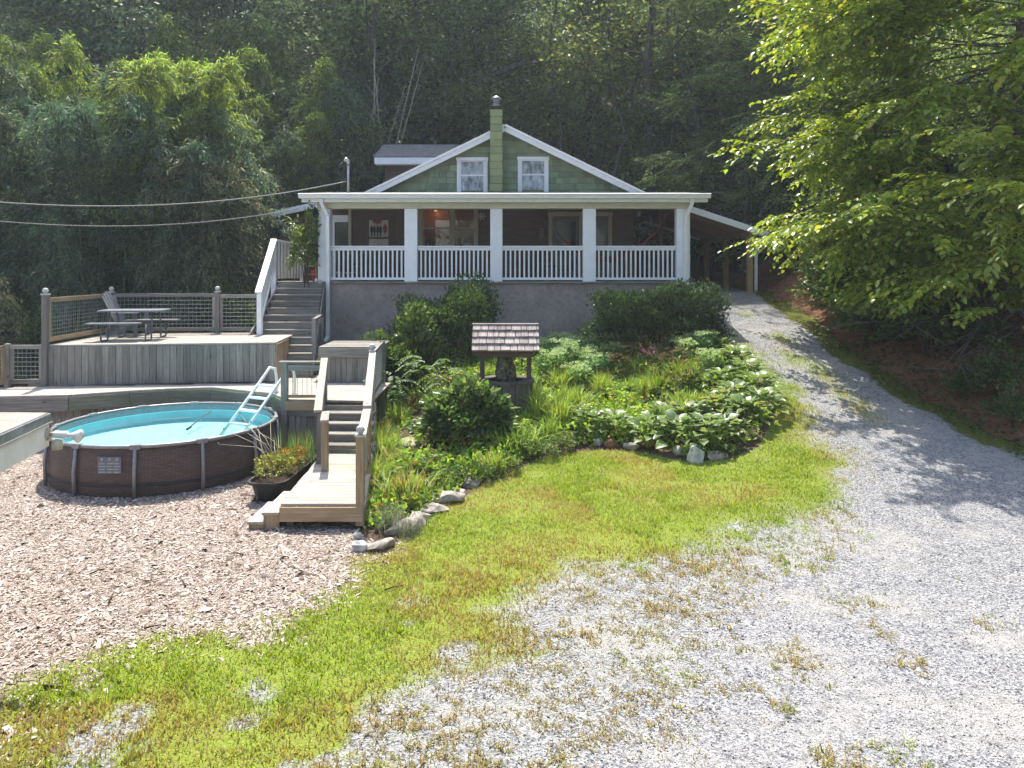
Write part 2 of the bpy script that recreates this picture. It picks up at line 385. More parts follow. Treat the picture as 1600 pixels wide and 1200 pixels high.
def _ground():
    t = NT('ground_cover'); A = t.n('Attribute', attribute_name='zone_a'); B = t.n('Attribute', attribute_name='zone_b')
    sa = t.n('SeparateColor'); sb = t.n('SeparateColor'); t.l(A.outputs['Color'], sa.inputs[0]); t.l(B.outputs['Color'], sb.inputs[0])
    c = t.n('TexCoord').outputs['Object']; fine = t.noise(c, 45, 4, .7); mid = t.noise(c, 7, 5, .65); big = t.noise(c, .8, 5)
    vo = t.n('TexVoronoi'); vo.inputs['Scale'].default_value = 55; t.l(c, vo.inputs['Vector'])
    vg = t.n('TexVoronoi'); vg.inputs['Scale'].default_value = 58; t.l(c, vg.inputs['Vector'])
    litter = t.ramp(mid, [(.3, (.035, .024, .015)), (.7, (.10, .065, .04))])
    gv = t.n('SeparateColor'); t.l(vg.outputs['Color'], gv.inputs[0])
    gravel = t.ramp(gv.outputs[0], [(0, (.08, .082, .095)), (.3, (.22, .22, .23)), (.65, (.335, .33, .325)), (1, (.45, .44, .43))])
    gravel = t.mix(gravel, (.39, .37, .34), t.rng(big, .48, .64, 0, .7))
    gravel = t.mix(gravel, (.42, .42, .45), t.rng(mid, .48, .72, 0, .55), 'MULTIPLY')
    cv = t.n('SeparateColor'); t.l(vo.outputs['Color'], cv.inputs[0])
    chips = t.ramp(cv.outputs[1], [(0, (.10, .07, .055)), (.4, (.27, .215, .175)), (1, (.47, .395, .345))])
    lawn = t.ramp(fine, [(.3, (.15, .15, .035)), (.55, (.21, .27, .035)), (.75, (.31, .37, .05))])
    lawn = t.mix(lawn, (.25, .2, .1), t.rng(mid, .55, .75, 0, .6))
    soil = t.ramp(fine, [(.3, (.05, .034, .022)), (.7, (.16, .11, .075))])
    clay = t.ramp(mid, [(.25, (.10, .052, .03)), (.5, (.25, .125, .068)), (.75, (.36, .20, .115))])
    clay = t.mix(clay, (.5, .5, .5), t.rng(fine, .4, .65, 0, .6), 'MULTIPLY')
    moss = t.ramp(fine, [(.3, (.06, .07, .012)), (.7, (.17, .18, .03))])
    def fac(ch, nz=fine, am=.5, sw=.12):
        m = t.n('Math', operation='MULTIPLY_ADD'); t.l(nz, m.inputs[0]); m.inputs[1].default_value = am; t.l(ch, m.inputs[2])
        return t.rng(m.outputs[0], .5+am*.5-sw, .5+am*.5+sw)
    k = t.mix(litter, clay, fac(sb.outputs[1], mid)); k = t.mix(k, gravel, fac(sa.outputs[2])); k = t.mix(k, soil, fac(sb.outputs[0]))
    k = t.mix(k, chips, fac(sa.outputs[0])); k = t.mix(k, lawn, fac(sa.outputs[1], fine, 1.5, .3)); k = t.mix(k, moss, fac(sb.outputs[2], mid, .9))
    ht = t.n('Math', operation='ADD'); t.l(vg.outputs['Distance'], ht.inputs[0]); t.l(fine, ht.inputs[1]); t.bump(ht.outputs[0], .7, .025)
    return t.base(k, .95, .15)
GROUND = _ground()
# ---------------------------------------------------------------- terrain
def bank_x(Y): return np.interp(Y, [0, 9, 11, 12.5, 15, 17, 20, 23, 29, 40], [10.2, 9.6, 9.2, 8.95, 8.4, 8.25, 8.3, 8.15, 8.8, 12])
def gz(X, Y):
    X = np.asarray(X, float); Y = np.asarray(Y, float)
    drive = np.interp(Y, [0, 8, 10, 12, 14, 15, 17, 18, 20, 23, 29, 36], [0, 0, .08, .35, .75, .98, 1.5, 1.72, 2.18, 2.85, 2.98, 3.2])
    gard = np.interp(Y, [0, 9.5, 11.5, 13, 14, 15.5, 18, 20.5, 24, 36], [0, 0, .06, .15, .3, .6, 1.15, 1.5, 1.9, 3])
    left = np.interp(Y, [0, 15, 17, 20, 24, 36], [0, 0, .15, .8, 1.2, 2.6])
    z = left+(gard-left)*sstep(-3, -1.6, X); z = z+(drive-z)*sstep(2.2, 5.2, X)
    t = X-bank_x(Y); tt = np.maximum(t, 0)
    sl_ = np.interp(Y, [8, 18, 22], [.42, .50, .82]); rise = np.where(tt < 5.5, sl_*tt-.2*(1-np.exp(-tt*3)), sl_*5.5-.2+.42*(tt-5.5))
    z = z+rise*(1+.1*(vn(X, Y, .9, 4)-.5))+np.where(t > 0, np.minimum(tt, 1)*.3*(fbm(X, Y, 1.1, 9)-.5), 0)
    tl = np.maximum(-15-X, 0); z = z+.25*tl
    z = z+np.interp(Y, [29, 34, 48, 75, 120], [0, .9, 6, 18, 34])
    near = sstep(3, 6, Y)*.04*(fbm(X, Y, .5, 21)-.5); return z+near
def G(x, y, y0=3., y1=70.):
    """ground point seen at pixel (x, y) of the photograph"""
    Ys = np.arange(y0, y1, .02); zr = H-(y-HOR)*Ys/F_PX; g = gz((x-800)*Ys/F_PX, Ys); i = int(np.argmax(zr <= g))
    return float((x-800)*Ys[i]/F_PX), float(Ys[i]), float(g[i])
def wpoly(px): return np.array([G(x, y)[:2] for x, y in px])
def sdist(X, Y, poly):
    """signed distance, positive inside"""
    X = np.asarray(X, float); Y = np.asarray(Y, float); d = np.full(X.shape, 1e9); ins = np.zeros(X.shape, bool)
    for (x0, y0), (x1, y1) in zip(poly, np.roll(poly, -1, 0)):
        ex, ey = x1-x0, y1-y0; t = np.clip(((X-x0)*ex+(Y-y0)*ey)/(ex*ex+ey*ey+1e-9), 0, 1)
        d = np.minimum(d, np.hypot(X-x0-t*ex, Y-y0-t*ey))
        c = ((y0 > Y) != (y1 > Y)); ins ^= c & (X < ex*(Y-y0)/(ey if abs(ey) > 1e-9 else 1e-9)+x0)
    return np.where(ins, d, -d)
CHIPS = np.array([(-16, 5.6), (-5, 5.9), (-4.36, 6.16), (-4.12, 6.56), (-3.5, 7.2), (-2.36, 7.2), (-1.98, 7.98), (-2.0, 8.84), (-1.75, 9.4), (-2.0, 10.4), (-2.3, 14.5), (-4.5, 16), (-16, 17)])
FRONT = [(600, 858), (650, 822), (700, 790), (745, 765), (800, 738), (860, 712), (935, 702), (1010, 708), (1075, 722), (1140, 718), (1190, 698), (1213, 650), (1185, 590), (1135, 540)]
fw = wpoly(FRONT)
GARDEN = np.vstack([[(-2.25, 10.0)], fw, [(5.3, 20.4), (-4.2, 20.4), (-2.6, 16), (-2.45, 13)]])
LAWN = np.vstack([CHIPS[2:9], fw, wpoly([(1150, 545), (1200, 590), (1252, 655), (1283, 720), (1278, 775), (1225, 802), (1150, 822), (1080, 858), (990, 868), (860, 888), (800, 945), (765, 1005), (690, 1045), (600, 1075), (540, 1130)]),
                  [(-1.1, 4.2), (-4, 3.5), (-6, 4.5), (-6, 5.6)]])
SPARSE = np.vstack([wpoly([(1283, 770), (1320, 850), (1180, 890), (1130, 990), (1040, 1080), (960, 1190)]), [(.8, 4.2), (-1.6, 4.2)], wpoly([(540, 1120), (700, 1035), (780, 960), (860, 885), (1090, 850), (1225, 800)])])
def zones(X, Y):
    n1 = fbm(X, Y, 1.3, 3)-.5; n2 = fbm(X, Y, 3.5, 5)-.5
    n3 = fbm(X, Y, 9, 15)-.5; sc_ = sdist(X, Y, CHIPS); sg = sdist(X, Y, GARDEN)
    ch = sstep(-.15, .15, sc_+.75*n1+.5*n2+.3*n3); chw = np.maximum(sstep(-.2, .2, sc_+.35+.5*n1)*sstep(-.6, -1.2, X), sstep(-3.0, -3.8, X+n1)*sstep(12, 11, Y))
    ga = sstep(-.1, .1, sg+.12*n1)
    la = sstep(-.8, .45, np.maximum(sdist(X, Y, LAWN), np.where((Y > 10.5) & (X < 5.4), sg+.45, -9.))+.9*n1*sstep(.1, .5, -sg)+.5*n2*sstep(.1, .5, -sg)+.6*n3)
    sp = sstep(-.5, .3, sdist(X, Y, SPARSE)+.9*n1)
    hole = sstep(.55, .68, fbm(X, Y, 1.9, 33))*sstep(8.6, 7.2, Y)*.8; la = la*(1-hole); sp = np.maximum(sp, hole)
    t = X-bank_x(Y); cl = sstep(-.15, .25, t+.5*n1)*sstep(4.2, 3, t+2*n1)*sstep(31, 28, Y); mo = sstep(.55, .1, np.abs(t+.25+.5*n1))*sstep(11, 13, Y)*.75
    gr = (X > -4.5)*sstep(.05, -.3, t+.4*n1)*sstep(-1.9, -1.2, X+2.6*sstep(7.8, 7, Y))*sstep(30, 29, Y)*np.where(Y > 13.2, sstep(4.2, 4.8, X), 1.)
    chz = np.maximum(ch, chw)*(1-ga); lz = np.clip(la*(1-.85*ch)*(1-ga), 0, 1); spz = .9*sp*(1-la)*(1-ga)*(1-ch)
    for gx, gy, r_ in DRVGRASS: lz = np.maximum(lz, .55*np.exp(-((X-gx)**2+((Y-gy)*.5)**2)/r_**2))
    return dict(chips=chz, lawn=np.maximum(lz, spz*.2), dense=lz, sparse=spz, gravel=gr*(1-ga), soil=ga, clay=cl, moss=mo)
DRVGRASS = [(*G(x, y)[:2], r_) for x, y, r_ in ((1165, 490, .25), (1220, 528, .3), (1240, 560, .35), (1285, 585, .35), (1315, 615, .3), (1345, 640, .3), (1270, 575, .2))]
def grid(xs, ys, dz=0.):
    X, Y = np.meshgrid(xs, ys); Z = gz(X, Y)+dz; n, m = len(xs), len(ys)
    V = np.stack([X, Y, Z], -1).reshape(-1, 3); i = (np.arange(m-1)[:, None]*n+np.arange(n-1)[None]).ravel()
    return V, np.stack([i, i+1, i+n+1, i+n], 1)
def zone_attr(me, V):
    z = zones(V[:, 0], V[:, 1])
    for nm, ks in (('zone_a', ('chips', 'lawn', 'gravel')), ('zone_b', ('soil', 'clay', 'moss'))):
        c = np.ones((len(V), 4), np.float32)
        for i, k in enumerate(ks): c[:, i] = z[k]
        me.attributes.new(nm, 'FLOAT_COLOR', 'POINT').data.foreach_set('color', c.ravel())
V, Fq = grid(np.arange(-13, 14.01, .09), np.arange(3, 30.5, .09))
cx = V[Fq].mean(1); zz = zones(cx[:, 0], cx[:, 1])
score = np.stack([zz['chips']*1.3, zz['lawn']*1.2, zz['gravel'], zz['soil']*1.5, zz['clay']*1.4, np.full(len(cx), .3)], 1); who = score.argmax(1)
for k, (nm, lb) in enumerate((('woodchip_yard', 'ground spread with pale wood chips around the pool'), ('lawn', 'patchy yellow-green lawn in front of the flower bed'), ('driveway', 'pale grey gravel drive climbing to the carport'),
                              ('garden_bed', 'dark soil of the sloping flower bed'), ('clay_bank', 'steep red clay bank beside the drive'), ('ground', 'leaf-littered ground under the bamboo and house'))):
    f = Fq[who == k]
    if not len(f): continue
    u, inv = np.unique(f, return_inverse=True); me = tri_mesh(nm, V[u], inv.reshape(f.shape), GROUND, smooth=True); zone_attr(me, V[u])
    tag(obj(nm, me), lb, None, None, 'structure')
def ax(a, b, c, d, fine, coarse): return np.unique(np.round(np.concatenate([np.arange(a, b, coarse), np.arange(b, c, fine), np.arange(c, d+.1, coarse)]), 3))
Vt, Ft = grid(ax(-100, -26, 26, 100, 1.0, 4), ax(-50, 0, 60, 130, 1.0, 4))
ins = (Vt[:, 0] > -12.5) & (Vt[:, 0] < 13.5) & (Vt[:, 1] > 3.6) & (Vt[:, 1] < 29.8); Vt[ins, 2] -= .35
me = tri_mesh('hillside', Vt, Ft, GROUND, smooth=True); zone_attr(me, Vt); tag(obj('hillside', me), 'wooded hillside rising behind the house', None, None, 'structure')

# ---- countless small cover: grass, chips, gravel, moss leaves
def cover(n, xr, yr, dens, seed):
    r = np.random.default_rng(seed); X = r.uniform(*xr, n); Y = yr[0]+(yr[1]-yr[0])*r.random(n)**1.25
    k = (np.abs(X) < Y*.75+.8) & (r.random(n) < dens(X, Y, r)); X, Y = X[k], Y[k]; return X, Y, gz(X, Y), r
BLADE = (np.array([(0, -.06, 0), (0, .06, 0), (.16, .045, .55), (.16, -.045, .55), (.5, 0, .95)]), np.array([(0, 1, 2), (0, 2, 3), (3, 2, 4)]))
def lawn_d(X, Y, r):
    z = zones(X, Y); m = z['dense']; tuft = sstep(.47, .6, vn(X, Y, 9, 31)*.55+vn(X, Y, 23, 32)*.45)
    dense = m*(.35+.65*sstep(.25, .5, fbm(X, Y, 2.2, 40))); return dense+(z['sparse'] > .05)*tuft*1.0*np.minimum(1, z['sparse']*1.7)
X, Y, Z, r = cover(420000, (-6.5, 7.5), (4.2, 19), lawn_d, 11)
n = len(X); an = r.uniform(0, 6.283, n); spm = np.clip(zones(X, Y)['sparse']-zones(X, Y)['dense'], 0, 1); hgt = r.uniform(.022, .055, n)*(1+.5*(fbm(X, Y, 1.7, 8) > .6))*(1-.35*spm); lean = np.stack([np.cos(an), np.sin(an), np.zeros(n)], 1)
side = np.stack([-np.sin(an), np.cos(an), np.zeros(n)], 1); upv = np.tile([0, 0, 1.], (n, 1))
Vg, Fg = scatter(*BLADE, np.stack([X, Y, Z-.004], 1), lean*hgt[:, None]*r.uniform(.5, 2.4, (n, 1))*(1+.9*spm[:, None]), side*(.06+.5*hgt[:, None])*1.1, upv*hgt[:, None])
dry = sstep(.42, .62, fbm(X, Y, .9, 51)+.06*spm+.12*sstep(8.5, 6.5, Y)*sstep(-2.5, 0, X))[:, None]
c = np.array([.25, .335, .04])*(1-dry)+np.array([.37, .325, .08])*dry; c = c*(1-.3*spm[:, None]); c = c*(1+r.normal(0, .22, (n, 1))); br_ = r.random(n) < (.05+.2*dry[:, 0]+.12*spm); c[br_] = np.array([.34, .23, .10])*(1+r.normal(0, .2, (br_.sum(), 1)))
o = obj('grass', tri_mesh('grass', Vg, Fg, GRASS, np.repeat(np.clip(c, .01, .8), 5, 0))); tag(o, 'short yellow-green grass with dry brown tufts', 'grass', None, 'stuff')
CHIPT = (np.array([(-.5, -.5, 0), (.5, -.4, .0), (.45, .5, .0), (-.5, .35, 0), (0, .02, .35)]), np.array([(0, 1, 4), (1, 2, 4), (2, 3, 4), (3, 0, 4)]))
def chip_d(X, Y, r): z_ = zones(X, Y); return z_['chips']*(1-.8*z_['dense'])*np.where(np.hypot(X+6.26, Y-13.2) < 1.8, 0, 1)*np.clip(1.5-.06*Y, .3, 1)
X, Y, Z, r = cover(150000, (-9.5, -1.0), (5.2, 14.6), chip_d, 12)
n = len(X); an = r.uniform(0, 6.283, n); L = np.exp(r.normal(-3.65, .55, n)); wd = L*r.uniform(.18, .5, n); d = np.stack([np.cos(an), np.sin(an), r.normal(0, .3, n)], 1)
ex, ey, ez = leaf_axes(d, np.ones(n), r, .35)
Vg, Fg = scatter(*CHIPT, np.stack([X, Y, Z+.006], 1), ex*L[:, None], ey*wd[:, None], ez*wd[:, None])
c = np.where(r.random((n, 1)) < .25, np.array([[.13, .09, .065]]), np.array([[.385, .315, .265]]))*(1+r.normal(0, .22, (n, 1))); pl = r.random(n) < .22; c[pl] = np.array([.55, .48, .43])
tag(obj('wood_chips', tri_mesh('wood_chips', Vg, Fg, CHIP, np.repeat(np.clip(c, .02, .8), 5, 0))), 'loose pale wood chips covering the yard around the pool', 'wood chips', None, 'stuff')
OCT = (np.array([(1, 0, 0), (0, 1, 0), (-1, .1, 0), (.1, -1, 0), (0, 0, .8), (.1, 0, -.8)]), np.array([(0, 1, 4), (1, 2, 4), (2, 3, 4), (3, 0, 4), (1, 0, 5), (2, 1, 5), (3, 2, 5), (0, 3, 5)]))
def grav_d(X, Y, r): z = zones(X, Y); return z['gravel']*(1-z['chips'])*np.clip(1-.9*z['dense'], 0, 1)*(.35+.65*fbm(X, Y, 1.1, 61))*np.clip(1.45-.05*Y, .25, 1)*(X > -3)
X, Y, Z, r = cover(190000, (-3, 9.5), (4.2, 22), grav_d, 13)
n = len(X); s = np.exp(r.normal(-5.0, .4, n)); an = r.uniform(0, 6.283, n)
ex = np.stack([np.cos(an), np.sin(an), r.normal(0, .3, n)], 1)*s[:, None]; ey = np.stack([-np.sin(an), np.cos(an), r.normal(0, .3, n)], 1)*(s*r.uniform(.5, .9, n))[:, None]; ez = np.tile([0, 0, 1.], (n, 1))*(s*r.uniform(.4, .8, n))[:, None]
Vg, Fg = scatter(*OCT, np.stack([X, Y, Z+.002], 1), ex, ey, ez)
g = np.clip(r.normal(.30, .10, (n, 1)), .08, .52); g = np.where(r.random((n, 1)) < .2, .085, g); c = g*np.array([[1, .99, 1.0]])*(1+r.normal(0, .03, (n, 3)))
tag(obj('gravel', tri_mesh('gravel', Vg, Fg, PEBBLE, np.repeat(np.clip(c, .03, .8), 6, 0))), 'loose pale crushed stone on the drive', 'gravel', None, 'stuff')
# leaf litter and low weeds on the bank
def bank_d(X, Y, r): t = X-bank_x(Y); return ((t > -.5) & (t < 7))*np.where(t < .5, .5, .55)*sstep(.36, .62, fbm(X, Y, .8, 71)+.12*(Y < 18)-.1*(Y > 20))
X, Y, Z, r = cover(70000, (7, 15), (8, 30), bank_d, 14)
n = len(X); d = r.normal(0, 1, (n, 3)); d[:, 2] = np.abs(d[:, 2])*.6; ex, ey, ez = leaf_axes(d, r.uniform(.04, .1, n), r, .5)
Vg, Fg = scatter(*LEAF4, np.stack([X, Y, Z+r.uniform(0, .1, n)], 1), ex, ey*1.2, ez)
tag(obj('bank_weeds', tri_mesh('bank_weeds', Vg, Fg, LEAF, tints(n, 4, (.07, .12, .025), r, .3, (.16, .09, .045), .35))), 'low weeds and fallen leaves on the clay bank', 'weeds', None, 'stuff')
# ---------------------------------------------------------------- the house
HY, GY = 20.5, 22.9                                        # porch front, gable wall
house = thing('house', 'sage green gabled cottage with a white railed front porch on a stucco base', 'house', (-.3, HY, 1.5))
FL = sz(440, HY); BB = sz(326, HY); BT = sz(312, HY); XL, XR = sx(497, HY), sx(1078, HY)
bx('foundation_wall', XL+.1, XR-.05, HY+.02, HY+.32, .9, FL-.05, STUCCO, house)
bx('foundation_side', XL+.1, XL+.35, HY+.33, 24, .9, FL-.05, STUCCO, house); bx('foundation_side', XR-.3, XR-.05, HY+.33, 29, .9, FL-.05, STUCCO, house)
bx('porch_floor', XL-.03, XR+.02, HY-.06, 23.2, FL-.045, FL, GREYWOOD, house)
for a, b in ((497, 516), (632, 652), (766, 785), (911, 931), (1057, 1078)):
    cl_ = bx('column', sx(a, HY), sx(b, HY), HY-.02, HY+.26, FL, BB, WHITE, house)
bx('porch_beam', XL-.02, XR+.02, HY-.04, HY+.24, BB, BT+.1, CREAM, house)
bx('beam_trim', XL-.02, XR+.02, HY-.06, HY-.04, BB+.002, BB+.03, CREAM, house)
cols = [(516, 632), (652, 766), (785, 911), (931, 1057)]
for a, b in cols:
    x0, x1 = sx(a, HY)+.002, sx(b, HY)-.002; rt = sz(384, HY); rb = sz(437, HY)
    rl = bx('railing', x0, x1, HY+.04, HY+.18, rt-.05, rt, WHITE, house)
    bx('top_rail', x0, x1, HY+.07, HY+.15, rt-.13, rt-.052, WHITE, rl); bx('bottom_rail', x0, x1, HY+.07, HY+.15, rb-.01, rb+.06, WHITE, rl)
    k = 17 if b-a > 120 else 16
    for i in range(k):
        xx = x0+(x1-x0)*(i+.75)/(k+.5); bx('baluster', xx-.024, xx+.024, HY+.085, HY+.133, rb+.06, rt-.13, WHITE, rl)
# porch roof, gutter, downspouts
GX0, GX1, EY = sx(467, HY-.35), sx(1110, HY-.35), HY-.35
def slab(name, p0, p1, p2, p3, th, mat, parent):
    a = [Vector(p) for p in (p0, p1, p2, p3)]; n = (a[1]-a[0]).cross(a[3]-a[0]).normalized()*th
    if n.z > 0: n = -n
    V = a+[p+n for p in a]; Fc = [(0, 1, 2, 3), (7, 6, 5, 4), (0, 4, 5, 1), (1, 5, 6, 2), (2, 6, 7, 3), (3, 7, 4, 0)]
    nn = (a[1]-a[0]).cross(a[2]-a[0])
    if nn.z < 0: Fc = [f[::-1] for f in Fc]
    return mesh_obj(name, V, Fc, mat, parent)
gt = sz(302, EY)
pr = slab('porch_roof', (GX0+.04, EY+.05, gt), (GX1-.04, EY+.05, gt), (GX1-.04, GY+.1, gt+.33), (GX0+.04, GY+.1, gt+.33), .1, ASPHALT, house)
bx('porch_ceiling', XL+.05, XR-.05, HY+.25, GY, BT+.02, BT+.06, plain('dark_stained_ceiling', (.10, .06, .04), .7), house)
gV = [(-.07, -.075), (.05, -.075), (.05, .06), (-.10, .06), (-.12, .045), (-.085, -.02)]
V = [(x, EY+.02+a, gt-.065+b) for x in (GX0, GX1) for a, b in gV]; k = len(gV)
Fc = [tuple(range(k)), tuple(range(k, 2*k))[::-1]]+[(i, i+k, (i+1) % k+k, (i+1) % k) for i in range(k)]
gut = mesh_obj('gutter', V, Fc, WHITE2, house)
bx('fascia', GX0+.05, GX1-.05, EY+.075, EY+.11, gt-.24, gt-.02, WHITE2, house); bx('soffit', GX0+.05, GX1-.05, EY+.11, HY-.045, gt-.23, gt-.2, CREAM, house)
for xb, xd, zlow in ((507, 514, sz(533, HY)), (1077, 1070, sz(448, HY))):
    X0, X1 = sx(xb, HY), sx(xd, HY); D = HY-.12
    for nm, p, q in (('downspout', (X0, EY+.03, gt-.14), (X0, EY+.06, gt-.3)), ('downspout', (X0, EY+.06, gt-.29), (X1, D, gt-.62)), ('downspout', (X1, D, gt-.61), (X1, D, zlow+.12)), ('downspout', (X1, D, zlow+.13), (X1-.05*(1 if xb < 800 else -1), D-.16, zlow))):
        beam(nm, p, q, .10, .085, WHITE2, house, up=(0, 1, .01))
# gable wall with single shingles
AX, AZ, SL = sx(789, GY), sz(201, GY), .487
gw = mesh_obj('gable_wall', [(AX-5, GY+.03, AZ-5*SL), (AX+5, GY+.03, AZ-5*SL), (AX, GY+.03, AZ), (AX-5, GY+.25, AZ-5*SL), (AX+5, GY+.25, AZ-5*SL), (AX, GY+.25, AZ)], [(0, 1, 2), (5, 4, 3), (0, 3, 4, 1), (1, 4, 5, 2), (2, 5, 3, 0)], GREENSH, house)
holes = [(sx(714, GY), sx(762, GY), sz(301, GY), sz(246, GY)), (sx(809, GY), sx(857, GY), sz(300, GY), sz(245, GY))]
z = sz(306, GY); row = 0
while z < AZ-.12:
    hw = (AZ-z-.1)/SL; x = AX-hw-random.uniform(0, .15)
    while x < AX+hw:
        wd = random.choice((.16, .21, .25, .28)); x1 = x+wd; top = z+.205
        segs = [(max(x, AX-hw), min(x1, AX+hw))]
        for h0, h1, q0, q1 in holes:
            if z < q1 and top > q0:
                segs = [s for a, b in segs for s in ((a, min(b, h0)), (max(a, h1), b)) if s[1]-s[0] > .03]
        for a, b in segs:
            if b-a < .04: continue
            dz = random.uniform(-.012, .012); box('shingle', ((a+b)/2, GY+.008-random.uniform(0, .012), z+.1+dz), (round(b-a-.012, 2), .03, .215), GREENSH, gw, rx=R(-5), ch=.003)
        x = x1
    z += .195; row += 1
for (a, b, z0, z1), lb in zip(holes, ('left', 'right')):
    wn = bx('window', a+.08, b-.08, GY-.005, GY+.02, z0+.06, z1-.08, CURTAIN_REFL, house)
    for q in ((a, a+.1, z0, z1-.1), (b-.1, b, z0, z1-.1)): bx('window_trim', q[0], q[1], GY-.04, GY+.012, q[2], q[3], WHITE, wn)
    bx('window_trim', a-.02, b+.02, GY-.045, GY+.012, z1-.098, z1, WHITE, wn)
    bx('window_sash', a+.1, b-.1, GY-.02, GY+.006, (z0+z1)/2-.035, (z0+z1)/2+.015, WHITE, wn)
    bx('window_sash', a+.102, a+.135, GY-.018, GY+.006, z0, z1-.1, WHITE, wn); bx('window_sash', b-.135, b-.102, GY-.018, GY+.006, z0, z1-.1, WHITE, wn)
    bx('window_sash', a+.137, b-.137, GY-.018, GY+.006, z1-.135, z1-.1, WHITE, wn)
# main roof and rake boards
for s in (-1, 1):
    ex_ = AX+s*5.35; ez_ = AZ+.09-5.35*SL
    slab('roof', (AX, GY-.32, AZ+.09), (ex_, GY-.32, ez_), (ex_, 32.5, ez_), (AX, 32.5, AZ+.09), .12, ASPHALT, house)
    beam('rake_board', (AX+s*.005, GY-.30, AZ-.055), (AX+s*4.9, GY-.30, AZ-.055-4.9*SL), .05, .17, WHITE, house)
    beam('rake_trim', (AX+s*.005, GY-.34, AZ+.045), (AX+s*4.9, GY-.34, AZ+.045-4.9*SL), .05, .07, WHITE, house)
    slab('rake_soffit', (AX, GY-.27, AZ-.03), (AX+s*4.9, GY-.27, AZ-.03-4.9*SL), (AX+s*4.9, GY+.02, AZ-.03-4.9*SL), (AX, GY+.02, AZ-.03), .02, WHITE, house)
# chimney of painted blocks
ch = bx('chimney', sx(767, 22.5), sx(784, 22.5), 22.36, 22.7, 5.9, sz(176, 22.5), GREENBL, house)
zc = 6.0; i = 0
while zc < sz(176, 22.5)-.05:
    bx('block', sx(766, 22.5), sx(785, 22.5)+random.uniform(-.006, .006), 22.33+random.uniform(0, .008), 22.73, zc, zc+.222, GREENBL, ch, .008); zc += .23; i += 1
bx('chimney_cap', sx(766, 22.5)+.01, sx(785, 22.5)-.01, 22.34, 22.72, zc, zc+.12, plain('sooty_block', (.045, .042, .035), .9, 0, .4), ch)
lathe('flue_pipe', [(.09, 0), (.09, .17), (.095, .17), (.095, .2)], (sx(775.5, 22.5), 22.53, zc+.12), METAL, ch, 16)
lathe('flue_cap', [(.05, .23), (.15, .235), (.17, .25), (.10, .30), (.03, .33)], (sx(775.5, 22.5), 22.53, zc+.12), METAL, ch, 18)
lathe('flue_collar', [(.10, 0), (.16, 0), (.16, .02), (.10, .05)], (sx(775.5, 22.5), 22.53, zc+.118), METAL, ch, 16)
# dormer with its own roof
DY = 27.
dm = bx('dormer', sx(601, DY), sx(700, DY), DY+.25, DY+2.6, 6.2, sz(256, DY), BROWNSIDE, house)
for i in range(6): bx('siding_board', sx(601, DY)-.01, sx(690, DY), DY+.225, DY+.249, sz(256, DY)-.17*(i+1), sz(256, DY)-.17*i-.012, BROWNSIDE, dm)
bx('corner_board', sx(601, DY)-.03, sx(601, DY)+.06, DY+.215, DY+.224, 6.6, sz(257, DY), BROWNSIDE, dm)
slab('dormer_roof', (sx(584, DY), DY-.12, sz(246, DY)+.02), (sx(710, DY), DY-.12, sz(246, DY)+.02), (sx(718, DY), DY+1.5, sz(246, DY)+.74), (sx(584, DY)+.1, DY+1.5, sz(246, DY)+.74), .08, ASPHALT, dm)
bx('dormer_fascia', sx(586, DY), sx(690, DY), DY-.13, DY-.08, sz(257, DY), sz(247, DY), WHITE, dm); bx('dormer_soffit', sx(587, DY), sx(690, DY), DY-.08, DY+.22, sz(258, DY), sz(258, DY)+.03, WHITE, dm)
# house body behind the porch
XE = sx(990, GY)
bx('porch_back_wall', -5.12, sx(654, GY), GY+.005, GY+.15, FL-.2, BT+.3, BROWNSIDE, house); bx('porch_back_wall', sx(748, GY), XE, GY+.005, GY+.15, FL-.2, BT+.3, BROWNSIDE, house)
bx('porch_back_wall', sx(654, GY)+.001, sx(748, GY)-.001, GY+.005, GY+.15, FL-.2, sz(385, GY)-.1, BROWNSIDE, house); bx('porch_back_wall', sx(654, GY)+.001, sx(748, GY)-.001, GY+.005, GY+.15, sz(327, GY), BT+.3, BROWNSIDE, house)
for i in range(24): bx('siding_board', -5.1+i*.2, -5.1+i*.2+.188, GY-.012, GY+.004, FL, BT+.02, BROWNSIDE, house) if -5.1+i*.2+.19 < sx(654, GY) else None
bx('side_wall', XE-.15, XE, GY+.16, 32, FL-.2, 5.7, BROWNSIDE, house); bx('side_wall', -5.12, -4.97, GY+.16, 32, FL-.2, 5.7, BROWNSIDE, house); bx('rear_wall', -5.1, XE, 32.01, 32.15, FL-1, 5.9, BROWNSIDE, house)
bx('corner_post', sx(545, GY), sx(550, GY), GY-.09, GY-.013, FL, BT, BEIGE, house); bx('carport_wall_post', sx(1029, 23.2), sx(1036, 23.2), 23.15, 23.3, FL-.6, BT+.2, BROWNSIDE, house)
